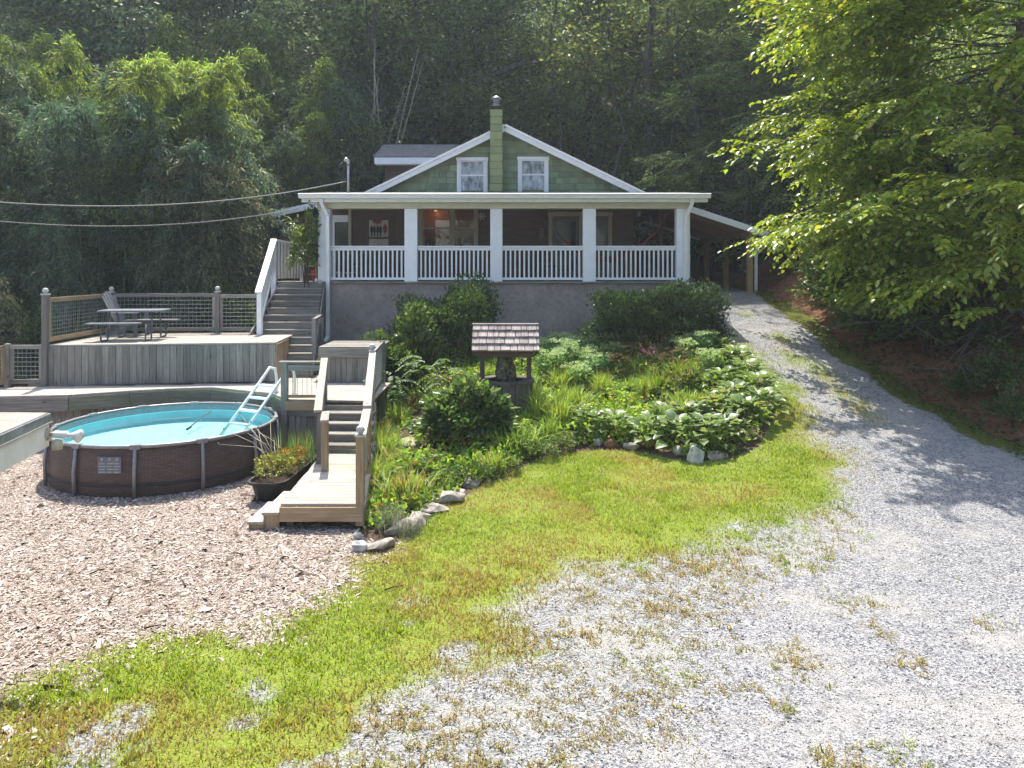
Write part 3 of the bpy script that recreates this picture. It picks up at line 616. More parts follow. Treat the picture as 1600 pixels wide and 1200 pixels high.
# kitchen window with a lit lamp inside
kx0, kx1, kz0, kz1 = sx(655, GY), sx(747, GY), sz(385, GY), sz(327, GY)
kw = bx('kitchen_window', kx0-.02, kx1+.02, GY-.05, GY-.013, kz0-.1, kz0, BEIGE, house)
for a, b in ((kx0, kx0+.12), ((kx0+kx1)/2+.02, (kx0+kx1)/2+.2), (kx1-.14, kx1)): bx('window_trim', a, b, GY-.045, GY-.014, kz0+.002, kz1, BEIGE, kw)
for a, b in ((kx0+.121, (kx0+kx1)/2+.019), ((kx0+kx1)/2+.201, kx1-.141)):
    bx('window_sash', a, b, GY-.02, GY+.03, kz0+.55, kz0+.6, BEIGE, kw); bx('pane', a, b, GY+.04, GY+.046, kz0+.005, kz1-.005, CLEAR, kw)
KIT = plain('kitchen_cabinet_wood', (.20, .09, .045), .5)
bx('kitchen_wall', kx0-.3, kx1+.3, GY+1.2, GY+1.25, FL, 5.6, KIT, house); bx('kitchen_shelf', kx0-.3, kx1+.3, GY+.16, GY+.5, kz0-.04, kz0-.005, DARKIN, house)
lamp = lathe('hood_lamp', [(.02, 0), (.06, 0), (.05, .05), (.02, .06)], (sx(677, GY), GY+.8, kz1+.02), BULB, house, 12)
pl_ = bpy.data.lights.new('kitchen_lamp_light', 'POINT'); pl_.energy = 1.6; pl_.color = (1, .55, .25); pl_.shadow_soft_size = .05
put(bpy.data.objects.new('kitchen_lamp_light', pl_), Matrix.Translation((sx(677, GY), GY+.8, kz1-.04)), house)
for i, (x, hh, ww) in enumerate(((663, .32, .09), (668, .22, .12), (676, .26, .1), (686, .2, .08), (706, .3, .1), (712, .18, .12), (722, .26, .16), (733, .3, .1))):
    b = lathe('jar', [(ww*.5, 0), (ww*.5, hh*.65), (ww*.25, hh*.8), (ww*.25, hh)], (sx(x, GY), GY+.3, kz0), (BLACKPL, GLASS, DARKIN, LGREYPL)[i % 4], None, 10)
    tag(b, 'dark jar standing on the sill inside the kitchen window', 'jar', 'jars on the kitchen sill')
# double door
dx0, dx1, dz1 = sx(857, GY), sx(956, GY), sz(331, GY)
dr = bx('door', dx0+.12, dx1-.12, GY-.03, GY+.004, FL, dz1-.14, plain('grey_green_door', (.12, .125, .09), .5), house)
for a, b in ((dx0, dx0+.12), (dx1-.12, dx1)): bx('door_trim', a, b, GY-.06, GY-.013, FL, dz1-.142, BEIGE, dr)
bx('door_trim', dx0-.02, dx1+.02, GY-.065, GY-.013, dz1-.14, dz1, BEIGE, dr)
mid = (dx0+dx1)/2
for a, b in ((dx0+.24, mid-.14), (mid+.14, dx1-.24)):
    bx('pane', a, b, GY-.036, GY-.031, FL+.3, dz1-.3, GLASS, dr)
bx('door_stile', mid-.04, mid+.04, GY-.05, GY-.031, FL, dz1-.145, BEIGE, dr); lathe('door_handle', [(.01, 0), (.03, .01), (.03, .05), (.01, .06)], (mid-.1, GY-.05, FL+1), METAL, dr, 10, Matrix.Rotation(R(90), 4, 'X'))
# left window of the porch wall
lw = bx('porch_window', -5.62, -5.15, GY+.1, GY+.13, FL+.3, sz(342, GY)-.12, GLASS, house); bx('window_trim', -5.72, -5.63, GY+.05, GY+.12, FL, sz(342, GY)-.1, WHITE, lw); bx('window_trim', -5.75, -5.12, GY+.05, GY+.12, sz(342, GY)-.098, sz(336, GY), WHITE, lw)
bx('porch_window_wall', -5.9, -5.125, GY+.14, GY+.2, FL-.2, BT+.2, BROWNSIDE, house)
# left wing
LY = 25.
wg = bx('side_wing', sx(432, LY), -5.3, LY+.25, 30, 1.2, 5.45, BROWNSIDE, house)
for i in range(9): bx('siding_board', sx(432, LY)-.012, -5.3, LY+.225, LY+.249, 5.42-.23*(i+1), 5.42-.23*i-.012, BROWNSIDE, wg)
slab('wing_roof', (sx(398, LY), LY-.1, sz(338, LY)), (-5.2, LY-.1, sz(338, LY)+.8), (-5.2, 30.2, sz(338, LY)+.8), (sx(398, LY), 30.2, sz(338, LY)), .1, ASPHALT, wg)
beam('wing_fascia', (sx(398, LY), LY-.13, sz(342, LY)), (-5.2, LY-.13, sz(342, LY)+.8), .05, .2, WHITE, wg)
fx = thing('eave_floodlight', 'small white twin floodlight under the eave of the side wing', 'lamp', (sx(433, LY), LY+.1, 5.2))
box('mount', (sx(433, LY), LY+.13, 5.28), (.16, .1, .05), WHITEPL, fx)
for s in (-1, 1): lathe('lamp_head', [(.02, 0), (.03, .06), (.06, .1), (.06, .13)], (sx(433, LY)+s*.07, LY+.05, 5.25), WHITEPL, fx, 12, Matrix.Rotation(R(115), 4, 'X') @ Matrix.Rotation(R(25*s), 4, 'Y'))
# ---------------------------------------------------------------- carport
CZ = sz(362, 23.)
cpx = sx(1171, 23.3)
cp = thing('carport', 'open lean-to carport with tan posts, pine ceiling and white eave', 'carport', (cpx, 23.3, float(gz(cpx, 23.3))))
a0, a1 = (sx(1040, 23), 23, sz(311, 23)), (sx(1196, 23), 23, CZ)
slab('roof', (a0[0], 22.95, a0[2]), (a1[0], 22.95, a1[2]), (a1[0], 29.3, a1[2]), (a0[0], 29.3, a0[2]), .06, ASPHALT, cp)
sl_ = (a1[2]-a0[2])/(a1[0]-a0[0])
beam('eave_board', (a0[0], 22.92, a0[2]-.08), (a1[0], 22.92, a1[2]-.08), .05, .19, WHITE, cp); beam('eave_board', (a0[0], 29.33, a0[2]-.08), (a1[0], 29.33, a1[2]-.08), .05, .19, WHITE, cp)
nb = 22
for i in range(nb):
    y0 = 23.0+(6.2)*i/nb; yy = y0+.14; beam('ceiling_board', (a0[0], yy, a0[2]-.1), (a1[0]-.05, yy, a1[2]-.1+.05*-sl_), 6.2/nb-.012, .02, CARWOOD, cp)
beam('gutter', (a1[0]+.05, 22.9, a1[2]-.05), (a1[0]+.05, 29.3, a1[2]-.05), .1, .1, WHITE2, cp)
bmz = sz(370, 23.3)
beam('header_beam', (cpx, 23.1, bmz+.09), (cpx, 29.2, bmz+.09), .12, .19, POSTWOOD, cp)
for yy in (23.3, 25.9, 28.4): bx('post', cpx-.085, cpx+.085, yy-.085, yy+.085, float(gz(cpx, yy))-.1, bmz-.003, POSTWOOD, cp)
for p, q in (((a1[0]+.05, 23.0, a1[2]-.1), (cpx+.16, 23.15, a1[2]-.35)), ((cpx+.16, 23.15, a1[2]-.34), (cpx+.16, 23.15, float(gz(cpx, 23.1))+.02))): beam('downspout', p, q, .08, .08, WHITE2, cp, up=(0, 1, .01))
# ---------------------------------------------------------------- service mast and cables
ms = thing('service_mast', 'grey electric service mast with curved weatherhead on the porch roof', 'mast', (sx(543, 20.9), 20.9, 5.75))
tube('conduit', [(sx(544, 20.9), 20.9, 5.7), (sx(544, 20.9), 20.9, sz(256, 20.9))], .035, METAL, ms, 10)
tube('weatherhead', [(sx(544, 20.9), 20.9, sz(257, 20.9)), (sx(544, 20.9), 20.9, sz(252, 20.9)), (sx(541, 20.9), 20.88, sz(249, 20.9)), (sx(538, 20.9), 20.86, sz(252, 20.9))], [.05, .06, .06, .04], METAL, ms, 10)
for k in range(3): tube('service_wire', [(sx(539, 20.9), 20.86, sz(253, 20.9)), (sx(531-2*k, 20.9), 20.8, sz(259+4*k, 20.9)), (sx(526+k, 20.9), 20.8, sz(266+3*k, 20.9)), (sx(537, 20.9), 20.85, sz(272+4*k, 20.9)), (sx(543, 20.9), 20.88, sz(283, 20.9))], .012, BLACKW, ms, 5)
def cable(p, q, sag, r, mat, label):
    p, q = Vector(p), Vector(q); pts = [p.lerp(q, t)-Vector((0, 0, sag*4*t*(1-t))) for t in np.linspace(0, 1, 40)]
    tag(tube('power_cable', pts, r, mat, None, 6), label, 'cable', 'overhead cables')
q0 = P(0, 273, 17.5); q1 = P(543, 283, 20.9); d = (q0-q1); cable(q1, q1+d*1.5, .75, .016, LCABLE, 'thick pale overhead cable fixed to the electric service mast')
q0 = P(0, 310, 17.5); q1 = P(466, 326, 20.6); d = (q0-q1); cable(q1, q1+d*1.5, .62, .011, LCABLE, 'thin pale overhead cable sagging below the thick one to the porch eave')
q0 = P(0, 311, 19); q1 = P(455, 320, 25); d = (q0-q1); cable(q1, q1+d*1.4, .22, .007, BLACKW, 'thin dark overhead cable running to the side wing')
# ---------------------------------------------------------------- wire fencing helper
def wires(name, O, U, Vv, su, sv, parent, r=.0045):
    O, U, Vv = Vector(O), Vector(U), Vector(Vv); nu = max(1, round(U.length/su)); nv = max(1, round(Vv.length/sv)); parts = []
    for i in range(1, nu): parts.append(tube_vf([O+U*i/nu, O+U*i/nu+Vv], r, 4, False))
    for j in range(1, nv): parts.append(tube_vf([O+Vv*j/nv, O+Vv*j/nv+U], r, 4, False))
    V, Fc = join_vf(parts); return mesh_obj(name, V, Fc, WIRE, parent)
def post(parent, x, y, z0, z1, w=.1, mat=GREYWOOD, ball=True, capmat=None):
    p = bx('post', x-w/2, x+w/2, y-w/2, y+w/2, z0, z1, mat, parent)
    if ball:
        bx('post_cap', x-w*.62, x+w*.62, y-w*.62, y+w*.62, z1, z1+.03, capmat or LGREYWOOD, p)
        lathe('ball_finial', [(.03, 0), (.035, .015), (.058, .045), (.062, .07), (.05, .105), (.02, .125)], (x, y, z1+.03), capmat or LGREYWOOD, p, 14)
    return p
LGREYWOOD = plain('pale_finial', (.50, .49, .46), .7, 0, .15)
def panel(parent, A, B, z0, z1, mat, hb=.09, sp=.095, side=True, gap=.06):
    A, B = Vector((*A, 0)), Vector((*B, 0)); d = (B-A); L = d.length; u = d/L
    a, b = A+u*.055, B-u*.055; zb = z0+gap
    beam('rail', (a.x, a.y, z1-hb/2), (b.x, b.y, z1-hb/2), .045, hb, mat, parent); beam('rail', (a.x, a.y, zb+hb/2), (b.x, b.y, zb+hb/2), .045, hb, mat, parent)
    if side:
        for p in (a+u*.04, b-u*.04): beam('stile', (p.x, p.y, zb+hb+.002), (p.x, p.y, z1-hb-.002), .08, .04, mat, parent, up=(u.y, -u.x, 0))
    O = a+u*.07; E = b-u*.07
    wires('wire_mesh', (O.x, O.y, zb+hb-.01), (E.x-O.x, E.y-O.y, 0), (0, 0, z1-zb-2*hb+.02), sp, sp, parent)
# ---------------------------------------------------------------- upper deck
UZ, LZ = 1.936, 1.04
ud = thing('upper_deck', 'raised grey timber deck with vertical board skirt and wire mesh fence', 'deck', (-7.8, 17, LZ))
A = Vector((-10.16, 15.8)); B = Vector((-5.34, 16.35)); C = Vector((-5.55, 18.2)); D = Vector((-6.5, 18.85)); E = Vector((-10.3, 18.6))
n = 17                                                     # deck planks
for i in range(n):
    t0, t1 = i/n, (i+1)/n-.006; pl = [A.lerp(E, t0), B.lerp(Vector((-5.6, 18.9)), t0), B.lerp(Vector((-5.6, 18.9)), t1), A.lerp(E, t1)]
    if i > 12: pl[1].x = min(pl[1].x, -6.5); pl[2].x = min(pl[2].x, -6.5)
    prism('deck_plank', [tuple(p) for p in pl], UZ-.035, UZ, DECKTOP['x'], ud)
nb = 34
for i in range(nb):
    p = A.lerp(B, (i+.5)/nb); wd = (B-A).length/nb-.006; an = math.atan2(B.y-A.y, B.x-A.x)
    box('skirt_board', (p.x, p.y+random.uniform(-.006, .006), (UZ-.04+LZ+.01)/2), (round(wd, 3), .022, UZ-LZ-.055), GREYWOOD, ud, rz=an)
for i in range(6):
    p = B.lerp(C, (i+.5)/8); an = math.atan2(C.y-B.y, C.x-B.x); box('side_board', (p.x+.012, p.y, (UZ-.04+LZ+.01)/2), (.22, .022, UZ-LZ-.055), NEWWOOD, ud, rz=an)
rim = prism('deck_frame', [tuple(A+Vector((.05, .03))), tuple(B+Vector((-.05, .03))), (-5.65, 18.1), (-6.55, 18.8), tuple(E+Vector((.05, -.05)))], UZ-.2, UZ-.04, GREYWOOD['x'], ud)
FT = sz(464, 15.8)
post(ud, A.x-.02, A.y-.02, LZ, sz(461, 15.8)+.0, .115); post(ud, E.x, E.y, .7, UZ+1.05, .11); post(ud, sx(340, 18.7), 18.7, .7, UZ+1.06, .11)
panel(ud, (A.x, A.y), (E.x, E.y), UZ+.0, UZ+1.03, NEWWOOD, .1, .09); panel(ud, (E.x, E.y), (sx(340, 18.7), 18.7), UZ, UZ+1.03, GREYWOOD, .09, .1); panel(ud, (sx(340, 18.7), 18.7), (sx(409, 18.8), 18.8), UZ, UZ+1.0, GREYWOOD, .09, .1)
# ---------------------------------------------------------------- lower deck
ld = thing('lower_deck', 'low grey timber deck curving round the pool with mossy fascia boards', 'deck', (-6.5, 15.2, 0))
edge = [(-11.6, 14.35), (-8.98, 14.68), (-8.02, 15.2), (-7.31, 15.47), (-6.49, 15.64), (-4.94, 14.9), (-4.42, 14.2), (-3.7, 14.12), (-2.68, 14.0)]
back = [(-2.75, 16.4), (-4.35, 16.33), (-5.3, 16.6), (-5.4, 17.6), (-4.7, 17.6), (-4.6, 16.4)]
def yfront(x): return float(np.interp(x, [p[0] for p in edge], [p[1] for p in edge]))
yy = 14.02; k = 0                                          # planks run left to right, trimmed by the curved edge
while yy < 17.4:
    xs = np.linspace(-11.6, -2.72, 260); ok = np.array([yfront(x)+.01 <= yy and (yy+.135 < (15.8+.114*(x+10.16)-.02 if x < -5.36 else 16.32 if x > -4.45 else 17.4)) for x in xs])
    i = 0
    while i < len(xs):
        if ok[i]:
            j = i
            while j+1 < len(xs) and ok[j+1]: j += 1
            if j-i > 3:
                a, b = xs[i], xs[j]; cuts = [a]+[c for c in np.arange(math.ceil((a-.9*(k % 3))/2.7)*2.7+.9*(k % 3), b, 2.7) if c-a > .4 and b-c > .4]+[b]
                for c0, c1 in zip(cuts[:-1], cuts[1:]): bx('deck_plank', c0+.002, c1-.002, yy, yy+.135, LZ-.035, LZ, DECKTOP, ld)
            i = j+1
        else: i += 1
    yy += .141; k += 1
prism('deck_border', [(x, y-.02) for x, y in edge]+[(x, y+.16) for x, y in edge[::-1]], LZ-.038, LZ+.004, DECKTOP['x'], ld)
for (x0, y0), (x1, y1) in zip(edge[:-2], edge[1:-1]):
    Lg = math.hypot(x1-x0, y1-y0); m_ = max(1, round(Lg/1.3))
    for i in range(m_):
        a = Vector((x0+(x1-x0)*i/m_, y0+(y1-y0)*i/m_)); b = Vector((x0+(x1-x0)*(i+1)/m_, y0+(y1-y0)*(i+1)/m_)); u = (b-a).normalized()*.004
        beam('fascia_board', (a.x+u.x, a.y-.035+u.y, LZ-.18), (b.x-u.x, b.y-.035-u.y, LZ-.18), .035, .275, MOSSWOOD if x0 > -9 else GREYWOOD, ld)
for (x0, y0), (x1, y1) in zip(edge[:6], edge[1:7]):        # dark skirt set back under the fascia
    Lg = math.hypot(x1-x0, y1-y0); m_ = int(Lg/.135); an = math.atan2(y1-y0, x1-x0)
    for i in range(m_):
        t = (i+.5)/m_; box('skirt_board', (x0+(x1-x0)*t, y0+(y1-y0)*t+.14, .36), (.128, .02, .78), GREYWOOD, ld, rz=an)
for i in range(6): bx('skirt_board', -4.36+i*.118, -4.36+i*.118+.112, 14.14+.012*(i % 2), 14.17+.012*(i % 2), -.05, LZ-.2, GREYWOOD, ld)
bx('fascia_board', -4.42, -3.66, 14.08, 14.12, LZ-.2, LZ-.03, NEWWOOD, ld); beam('rim_joist', (-11.5, 17.2, LZ-.16), (-5, 17.4, LZ-.16), .04, .2, GREYWOOD, ld)
pf = post(ld, -4.45, 14.16, 0, sz(567, 14.16), .12, GREYWOOD, False); bx('rail', -4.55, -3.72, 14.1, 14.22, sz(567, 14.16), sz(567, 14.16)+.035, GREYWOOD, ld)
bx('rail', -4.385, -3.72, 14.12, 14.16, sz(579, 14.16), sz(569, 14.16)-.01, GREYWOOD, ld); bx('rail', -4.385, -3.72, 14.12, 14.16, LZ+.04, LZ+.1, NEWWOOD, ld)
wires('wire_mesh', (-4.385, 14.14, LZ+.1), (.66, 0, 0), (0, 0, sz(579, 14.16)-LZ-.1), .1, .5, ld)
post(ld, sx(12, 15.75), 15.75, LZ-.1, LZ+.93, .1, GREYWOOD, False); panel(ld, (sx(12, 15.75), 15.75), (A.x-.02, 15.78), LZ, LZ+.9, GREYWOOD, .09, .1)
panel(ld, (sx(12, 15.75)-.15, 14.9), (sx(12, 15.75), 15.72), LZ, LZ+.9, NEWWOOD, .09, .1)
# right side fence of the lower deck, back to the bench
post(ld, -2.72, 14.06, -.1, sz(548, 14.06)-.02, .1, DECKTOP); post(ld, -2.9, 16.2, .3, LZ+.95, .1, GREYWOOD, False); panel(ld, (-2.72, 14.1), (-2.9, 16.2), LZ, LZ+.93, GREYWOOD, .08, .1)
# ---------------------------------------------------------------- bench box against the house
bb = thing('deck_bench', 'boxed grey timber bench built against the foundation', 'bench', (-3.7, 17, LZ))
for i in range(8): bx('seat_plank', -4.36, -2.98, 16.3+i*.17, 16.3+i*.17+.163, 1.81, 1.845, GREYWOOD, bb)
bx('fascia_board', -4.36, -2.98, 16.27, 16.297, 1.6, 1.805, GREYWOOD, bb)
for i in range(11): bx('skirt_board', -4.34+i*.122, -4.34+i*.122+.117, 16.33, 16.35, LZ, 1.6, GREYWOOD, bb)
bx('end_panel', -3.02, -2.99, 16.36, 17.6, .8, 1.8, GREYWOOD, bb)
# ---------------------------------------------------------------- upper staircase
us = thing('upper_staircase', 'wide grey timber stairs with a solid white handrail climbing to the porch', 'stairs', (-5.7, 18.6, LZ))
NR = 13; rs = (FL-LZ)/NR
for i in range(NR):
    zt = LZ+rs*(i+1); y0 = 17.05+.268*i; hi = zt > UZ+.02
    xa = -6.52 if hi else -5.62+.0*i; xb = np.interp(y0, [17, 18.5, 20.4], [-4.72, -5.0, -5.32])
    if i < NR-1: bx('tread', xa, xb, y0-.03, y0+.27, zt-.035, zt, GREYWOOD, us)
    bx('riser', xa+.01, xb-.01, y0, y0+.02, zt-rs+.001, zt-.036, GREYWOOD, us)
for i in range(9): bx('landing_board', -6.85, -5.36, 20.55+i*.15, 20.55+i*.15+.144, FL-.04, FL-.002, GREYWOOD, us)
beam('stringer', (-6.56, 18.1, UZ-.1), (-6.56, 20.5, FL-.15), .04, .28, GREYWOOD, us); beam('stringer', (-4.70, 17.0, LZ+.02), (-5.28, 20.4, FL-.12), .04, .28, GREYWOOD, us)
n0, n1 = P(406, 457, 18.25), P(428, 376, 20.5)
bx('newel', n0.x-.06, n0.x+.06, n0.y-.06, n0.y+.06, UZ, n0.z, WHITE, us); bx('newel', n1.x-.07, n1.x+.07, n1.y-.06, n1.y+.06, FL-.6, n1.z, WHITE, us)
beam('handrail', (n0.x, n0.y-.12, n0.z+.0), (n1.x, n1.y, n1.z+.03), .16, .05, WHITE, us)
beam('bottom_rail', (n0.x+.02, n0.y+.1, n0.z-.62), (n1.x+.02, n1.y-.05, n1.z-.75), .05, .08, WHITE, us)
for i in range(10):
    t = (i+.5)/10; x, y, zt = n0.x+(n1.x-n0.x)*t, n0.y+(n1.y-n0.y)*t, n0.z+(n1.z-n0.z)*t
    bx('picket', x-.012, x+.012, y-.1, y+.1, zt-.72, zt-.05, WHITE, us)
beam('handrail', (n1.x-.05, n1.y, n1.z+.03), (n1.x+.35, 22.1, n1.z-.1), .14, .045, WHITE, us); bx('newel', n1.x+.28, n1.x+.4, 22.05, 22.17, FL-.02, n1.z-.12, WHITE, us)
for i in range(9):
    t = (i+.5)/9; x, y = n1.x+.35*t, n1.y+(22.1-n1.y)*t; bx('picket', x-.012, x+.012, y-.085, y+.085, FL+.08, n1.z-.13*t-.005, WHITE, us)
ps = post(us, sx(491, 17.6), 17.6, LZ, sz(497, 17.6), .1, GREYWOOD, False); p2 = post(us, -4.93, 18.7, 1.3, sz(491, 18.7), .1, GREYWOOD, False)
beam('side_rail', (sx(491, 17.6), 17.62, sz(497, 17.6)-.03), (-4.93, 18.7, sz(491, 18.7)-.02), .09, .05, GREYWOOD, us); beam('side_rail', (sx(491, 17.6), 17.65, LZ+.35), (-4.93, 18.65, LZ+.45), .04, .08, GREYWOOD, us)
wires('wire_mesh', (sx(491, 17.6), 17.65, LZ+.4), (-4.93-sx(491, 17.6), 1, .1), (0, 0, .85), .16, .16, us)
# ---------------------------------------------------------------- lower stairs and boardwalk
ls_ = thing('lower_staircase', 'short timber stairs with wire sided rails ending in a bleached boardwalk', 'stairs', (-2.8, 12, 0))
PZ = .36; rs = (LZ-PZ)/5
def skew(y): return -2.42-.16*(y-12.4)
for i in range(5):
    y0 = 12.75+.26*i; zt = PZ+rs*(i+1)
    xc = (np.interp(y0, [12.7, 14], [-3.33, -3.66])+skew(y0)-.02)/2; wd = 1.0
    if i < 4: box('tread', (xc, y0+.11, zt-.018), (wd, .29, .036), GREYWOOD, ls_, rz=R(-2))
    box('riser', (xc, y0, zt-rs/2-.02), (wd-.02, .02, rs-.04), GREYWOOD, ls_, rz=R(-2))
for s, xa, xb in ((0, -3.36, -3.68), (1, -2.42, -2.66)): beam('stringer', (xa, 12.7, PZ-.05), (xb, 14.05, LZ-.12), .04, .24, GREYWOOD, ls_)
yb = 9.98; i = 0
while yb < 12.72:
    t = (yb-9.98)/2.73; xl = -3.2-.14*t; xr = -2.03-.42*t; bx('walk_plank', xl+random.uniform(-.01, .01), xr, yb, yb+.135, PZ-.035, PZ, DECKTOP, ls_); yb += .14; i += 1
beam('edge_board', (-3.2, 9.96, PZ-.14), (-2.05, 9.96, PZ-.14), .04, .2, NEWWOOD, ls_); beam('edge_board', (-3.19, 10.0, PZ-.14), (-3.33, 12.7, PZ-.14), .04, .2, NEWWOOD, ls_); beam('edge_board', (-2.05, 10.0, PZ-.14), (-2.45, 12.7, PZ-.14), .04, .2, GREYWOOD, ls_)
for x, y in ((-3.1, 10.15), (-2.2, 10.15), (-3.2, 12.4), (-2.55, 12.4)): bx('support', x-.05, x+.05, y-.05, y+.05, -.1, PZ-.04, GREYWOOD, ls_)
for k, (z_, o) in enumerate(((.235, 0), (.11, .2))):
    bx('side_step', -3.46-o, -3.22-o, 9.98, 10.95-.1*k, z_-.04, z_, DECKTOP, ls_); bx('step_riser', -3.44-o, -3.40-o, 10.0, 10.93-.1*k, -.02, z_-.041, NEWWOOD, ls_); bx('step_riser', -3.4-o, -3.22-o, 10.0, 10.03, -.02, z_-.041, NEWWOOD, ls_)
TOPW = DECKTOP
r0 = post(ls_, -2.1, 10.02, .05, sz(682, 10.02), .11, NEWWOOD); r1 = post(ls_, -2.3, 11.5, .1, sz(640, 11.5)-.05, .1, NEWWOOD, False)
beam('handrail', (-2.11, 10.1, sz(682, 10.02)-.05), (-2.32, 11.6, sz(640, 11.5)), .13, .045, TOPW, ls_); beam('handrail', (-2.31, 11.52, sz(640, 11.5)+.04), (-2.70, 14.0, sz(552, 14.0)), .13, .045, TOPW, ls_)
beam('low_rail', (-2.12, 10.1, .52), (-2.31, 11.5, .52), .04, .09, NEWWOOD, ls_); beam('low_rail', (-2.32, 11.55, .52), (-2.7, 14.0, 1.2), .04, .09, NEWWOOD, ls_)
wires('wire_mesh', (-2.12, 10.1, .56), (-.18, 1.4, 0), (0, 0, .72), .1, .1, ls_); wires('wire_mesh', (-2.33, 11.58, .58), (-.37, 2.4, .66), (0, 0, .68), .1, .1, ls_)
l0 = post(ls_, -3.0, 11.6, .2, sz(656, 11.6)-.03, .1, NEWWOOD, False); l1 = post(ls_, -3.2, 12.05, .1, sz(641, 12.05)-.03, .1, GREYWOOD, False); l2 = post(ls_, -3.66, 14.1, -.1, sz(562, 14.1)-.04, .1, GREYWOOD, False)
beam('handrail', (-2.99, 11.52, sz(657, 11.6)), (-3.12, 12.1, sz(636, 12.05)-.1), .13, .045, TOPW, ls_); beam('handrail', (-3.21, 11.95, sz(641, 12.05)), (-3.67, 14.15, sz(561, 14.1)), .13, .045, TOPW, ls_)
beam('low_rail', (-3.2, 12.1, .55), (-3.66, 14.0, 1.2), .04, .09, NEWWOOD, ls_); wires('wire_mesh', (-3.21, 12.1, .6), (-.44, 1.9, .6), (0, 0, .62), .1, .1, ls_)
# ---------------------------------------------------------------- pool
PX, PY, PR, PH = -6.26, 13.2, 1.86, .80
po = thing('swimming_pool', 'round above-ground pool with brown wicker-pattern wall and turquoise water', 'pool', (PX, PY, 0))
n = 96; V = []; uv = []
for k in range(n+1):
    a = 2*math.pi*k/n; fl = .015*math.cos(12*a)
    for z_, o in ((0, -.02), (.12, .015), (.4, .03), (.7, .0), (PH-.02, -.03)): V.append((PX+(PR+o+fl*math.sin(math.pi*z_/.8))*math.cos(a), PY+(PR+o+fl*math.sin(math.pi*z_/.8))*math.sin(a), z_))
Fc = [(k*5+j, k*5+5+j, k*5+6+j, k*5+1+j) for k in range(n) for j in range(4)]
wl = mesh_obj('pool_wall', V, Fc, WICKER, po, True); uvl = wl.data.uv_layers.new(name='UVMap')
for p_ in wl.data.polygons:
    for li in p_.loop_indices:
        vi = wl.data.loops[li].vertex_index; uvl.data[li].uv = ((vi//5)/n*2*math.pi*PR, V[vi][2])
V = []; prof = [(PR-.05, PH-.03), (PR-.06, .48), (PR-.12, .455), (0.001, .45)]
liner = lathe('pool_liner', prof, (PX, PY, 0), LINER, po, 64)
tp = lathe('liner_band', [(PR-.052, PH-.01), (PR-.055, PH-.12)], (PX, PY, 0), plain('grey_liner_band', (.22, .27, .29), .6), po, 64); tp.data.polygons[-1].select = False
bm_del = [p.index for p in tp.data.polygons if len(p.vertices) > 4]
import bmesh
def drop_caps(o):
    b = bmesh.new(); b.from_mesh(o.data); bmesh.ops.delete(b, geom=[f for f in b.faces if len(f.verts) > 4], context='FACES'); b.to_mesh(o.data); b.free()
drop_caps(tp)
b = bmesh.new(); b.from_mesh(liner.data); bmesh.ops.delete(b, geom=[f for f in b.faces if len(f.verts) > 4], context='FACES'); bmesh.ops.reverse_faces(b, faces=b.faces); b.to_mesh(liner.data); b.free()
V = [(PX+(PR-.054)*math.cos(2*math.pi*k/64), PY+(PR-.054)*math.sin(2*math.pi*k/64), PH-.13) for k in range(64)]; mesh_obj('water', V, [tuple(range(64))], WATER, po)
NS = 12
for k in range(NS):
    a0_, a1_ = 2*math.pi*(k+.35)/NS, 2*math.pi*(k+1.35)/NS
    tube('rim_tube', [(PX+PR*math.cos(a0_+(a1_-a0_)*t)*(1+.0*t), PY+PR*math.sin(a0_+(a1_-a0_)*t), PH) for t in np.linspace(.0, 1., 7)], .032, POOLFR, po, 8)
    x, y = math.cos(a0_), math.sin(a0_)
    lg = tube('leg', [(PX+(PR+.02)*x, PY+(PR+.02)*y, PH-.02), (PX+(PR+.065)*x, PY+(PR+.065)*y, PH*.5), (PX+(PR+.05)*x, PY+(PR+.05)*y, -.02)], .03, POOLFR, po, 8)
    box('rim_joint', (PX+PR*x, PY+PR*y, PH), (.16, .085, .075), POOLFR, lg, rz=a0_+math.pi/2)
V, Fc = [], []
for k in range(97):
    a = 2*math.pi*k/96
    for z_ in (.16, .215): V.append((PX+(PR+.033)*math.cos(a), PY+(PR+.033)*math.sin(a), z_+.02*math.sin(3*a)))
mesh_obj('strap', V, [(2*k, 2*k+2, 2*k+3, 2*k+1) for k in range(96)], plain('dark_strap', (.035, .033, .033), .7), po)
# warning sticker
STK = plain('grey_sticker', (.16, .165, .18), .5); STKL = plain('pale_print', (.34, .35, .37), .5)
aa = math.atan2(P(180, 715, 11.45).y-PY, P(180, 715, 11.45).x-PX); ux = Vector((-math.sin(aa), math.cos(aa), 0)); nn = Vector((math.cos(aa), math.sin(aa), 0)); c0 = Vector((PX, PY, .53))+nn*(PR+.052)
stk = box('warning_sticker', c0, (.37, .006, .26), STK, po, rz=aa+math.pi/2)
for r_ in range(5):
    for q in range(3):
        if r_ == 0: lathe('sticker_mark', [(.026, 0), (.026, .002)], c0+nn*.004+ux*(q-1)*.12+Vector((0, 0, .09)), STKL, stk, 12, Matrix.Rotation(aa, 4, 'Z') @ Matrix.Rotation(R(90), 4, 'Y'))
        else: box('sticker_mark', c0+nn*.004+ux*((q-1)*.115+.01*((r_*q) % 2))+Vector((0, 0, .075-.045*r_)), (.10-.02*((r_+q) % 2), .002, .02), STKL, stk, rz=aa+math.pi/2)
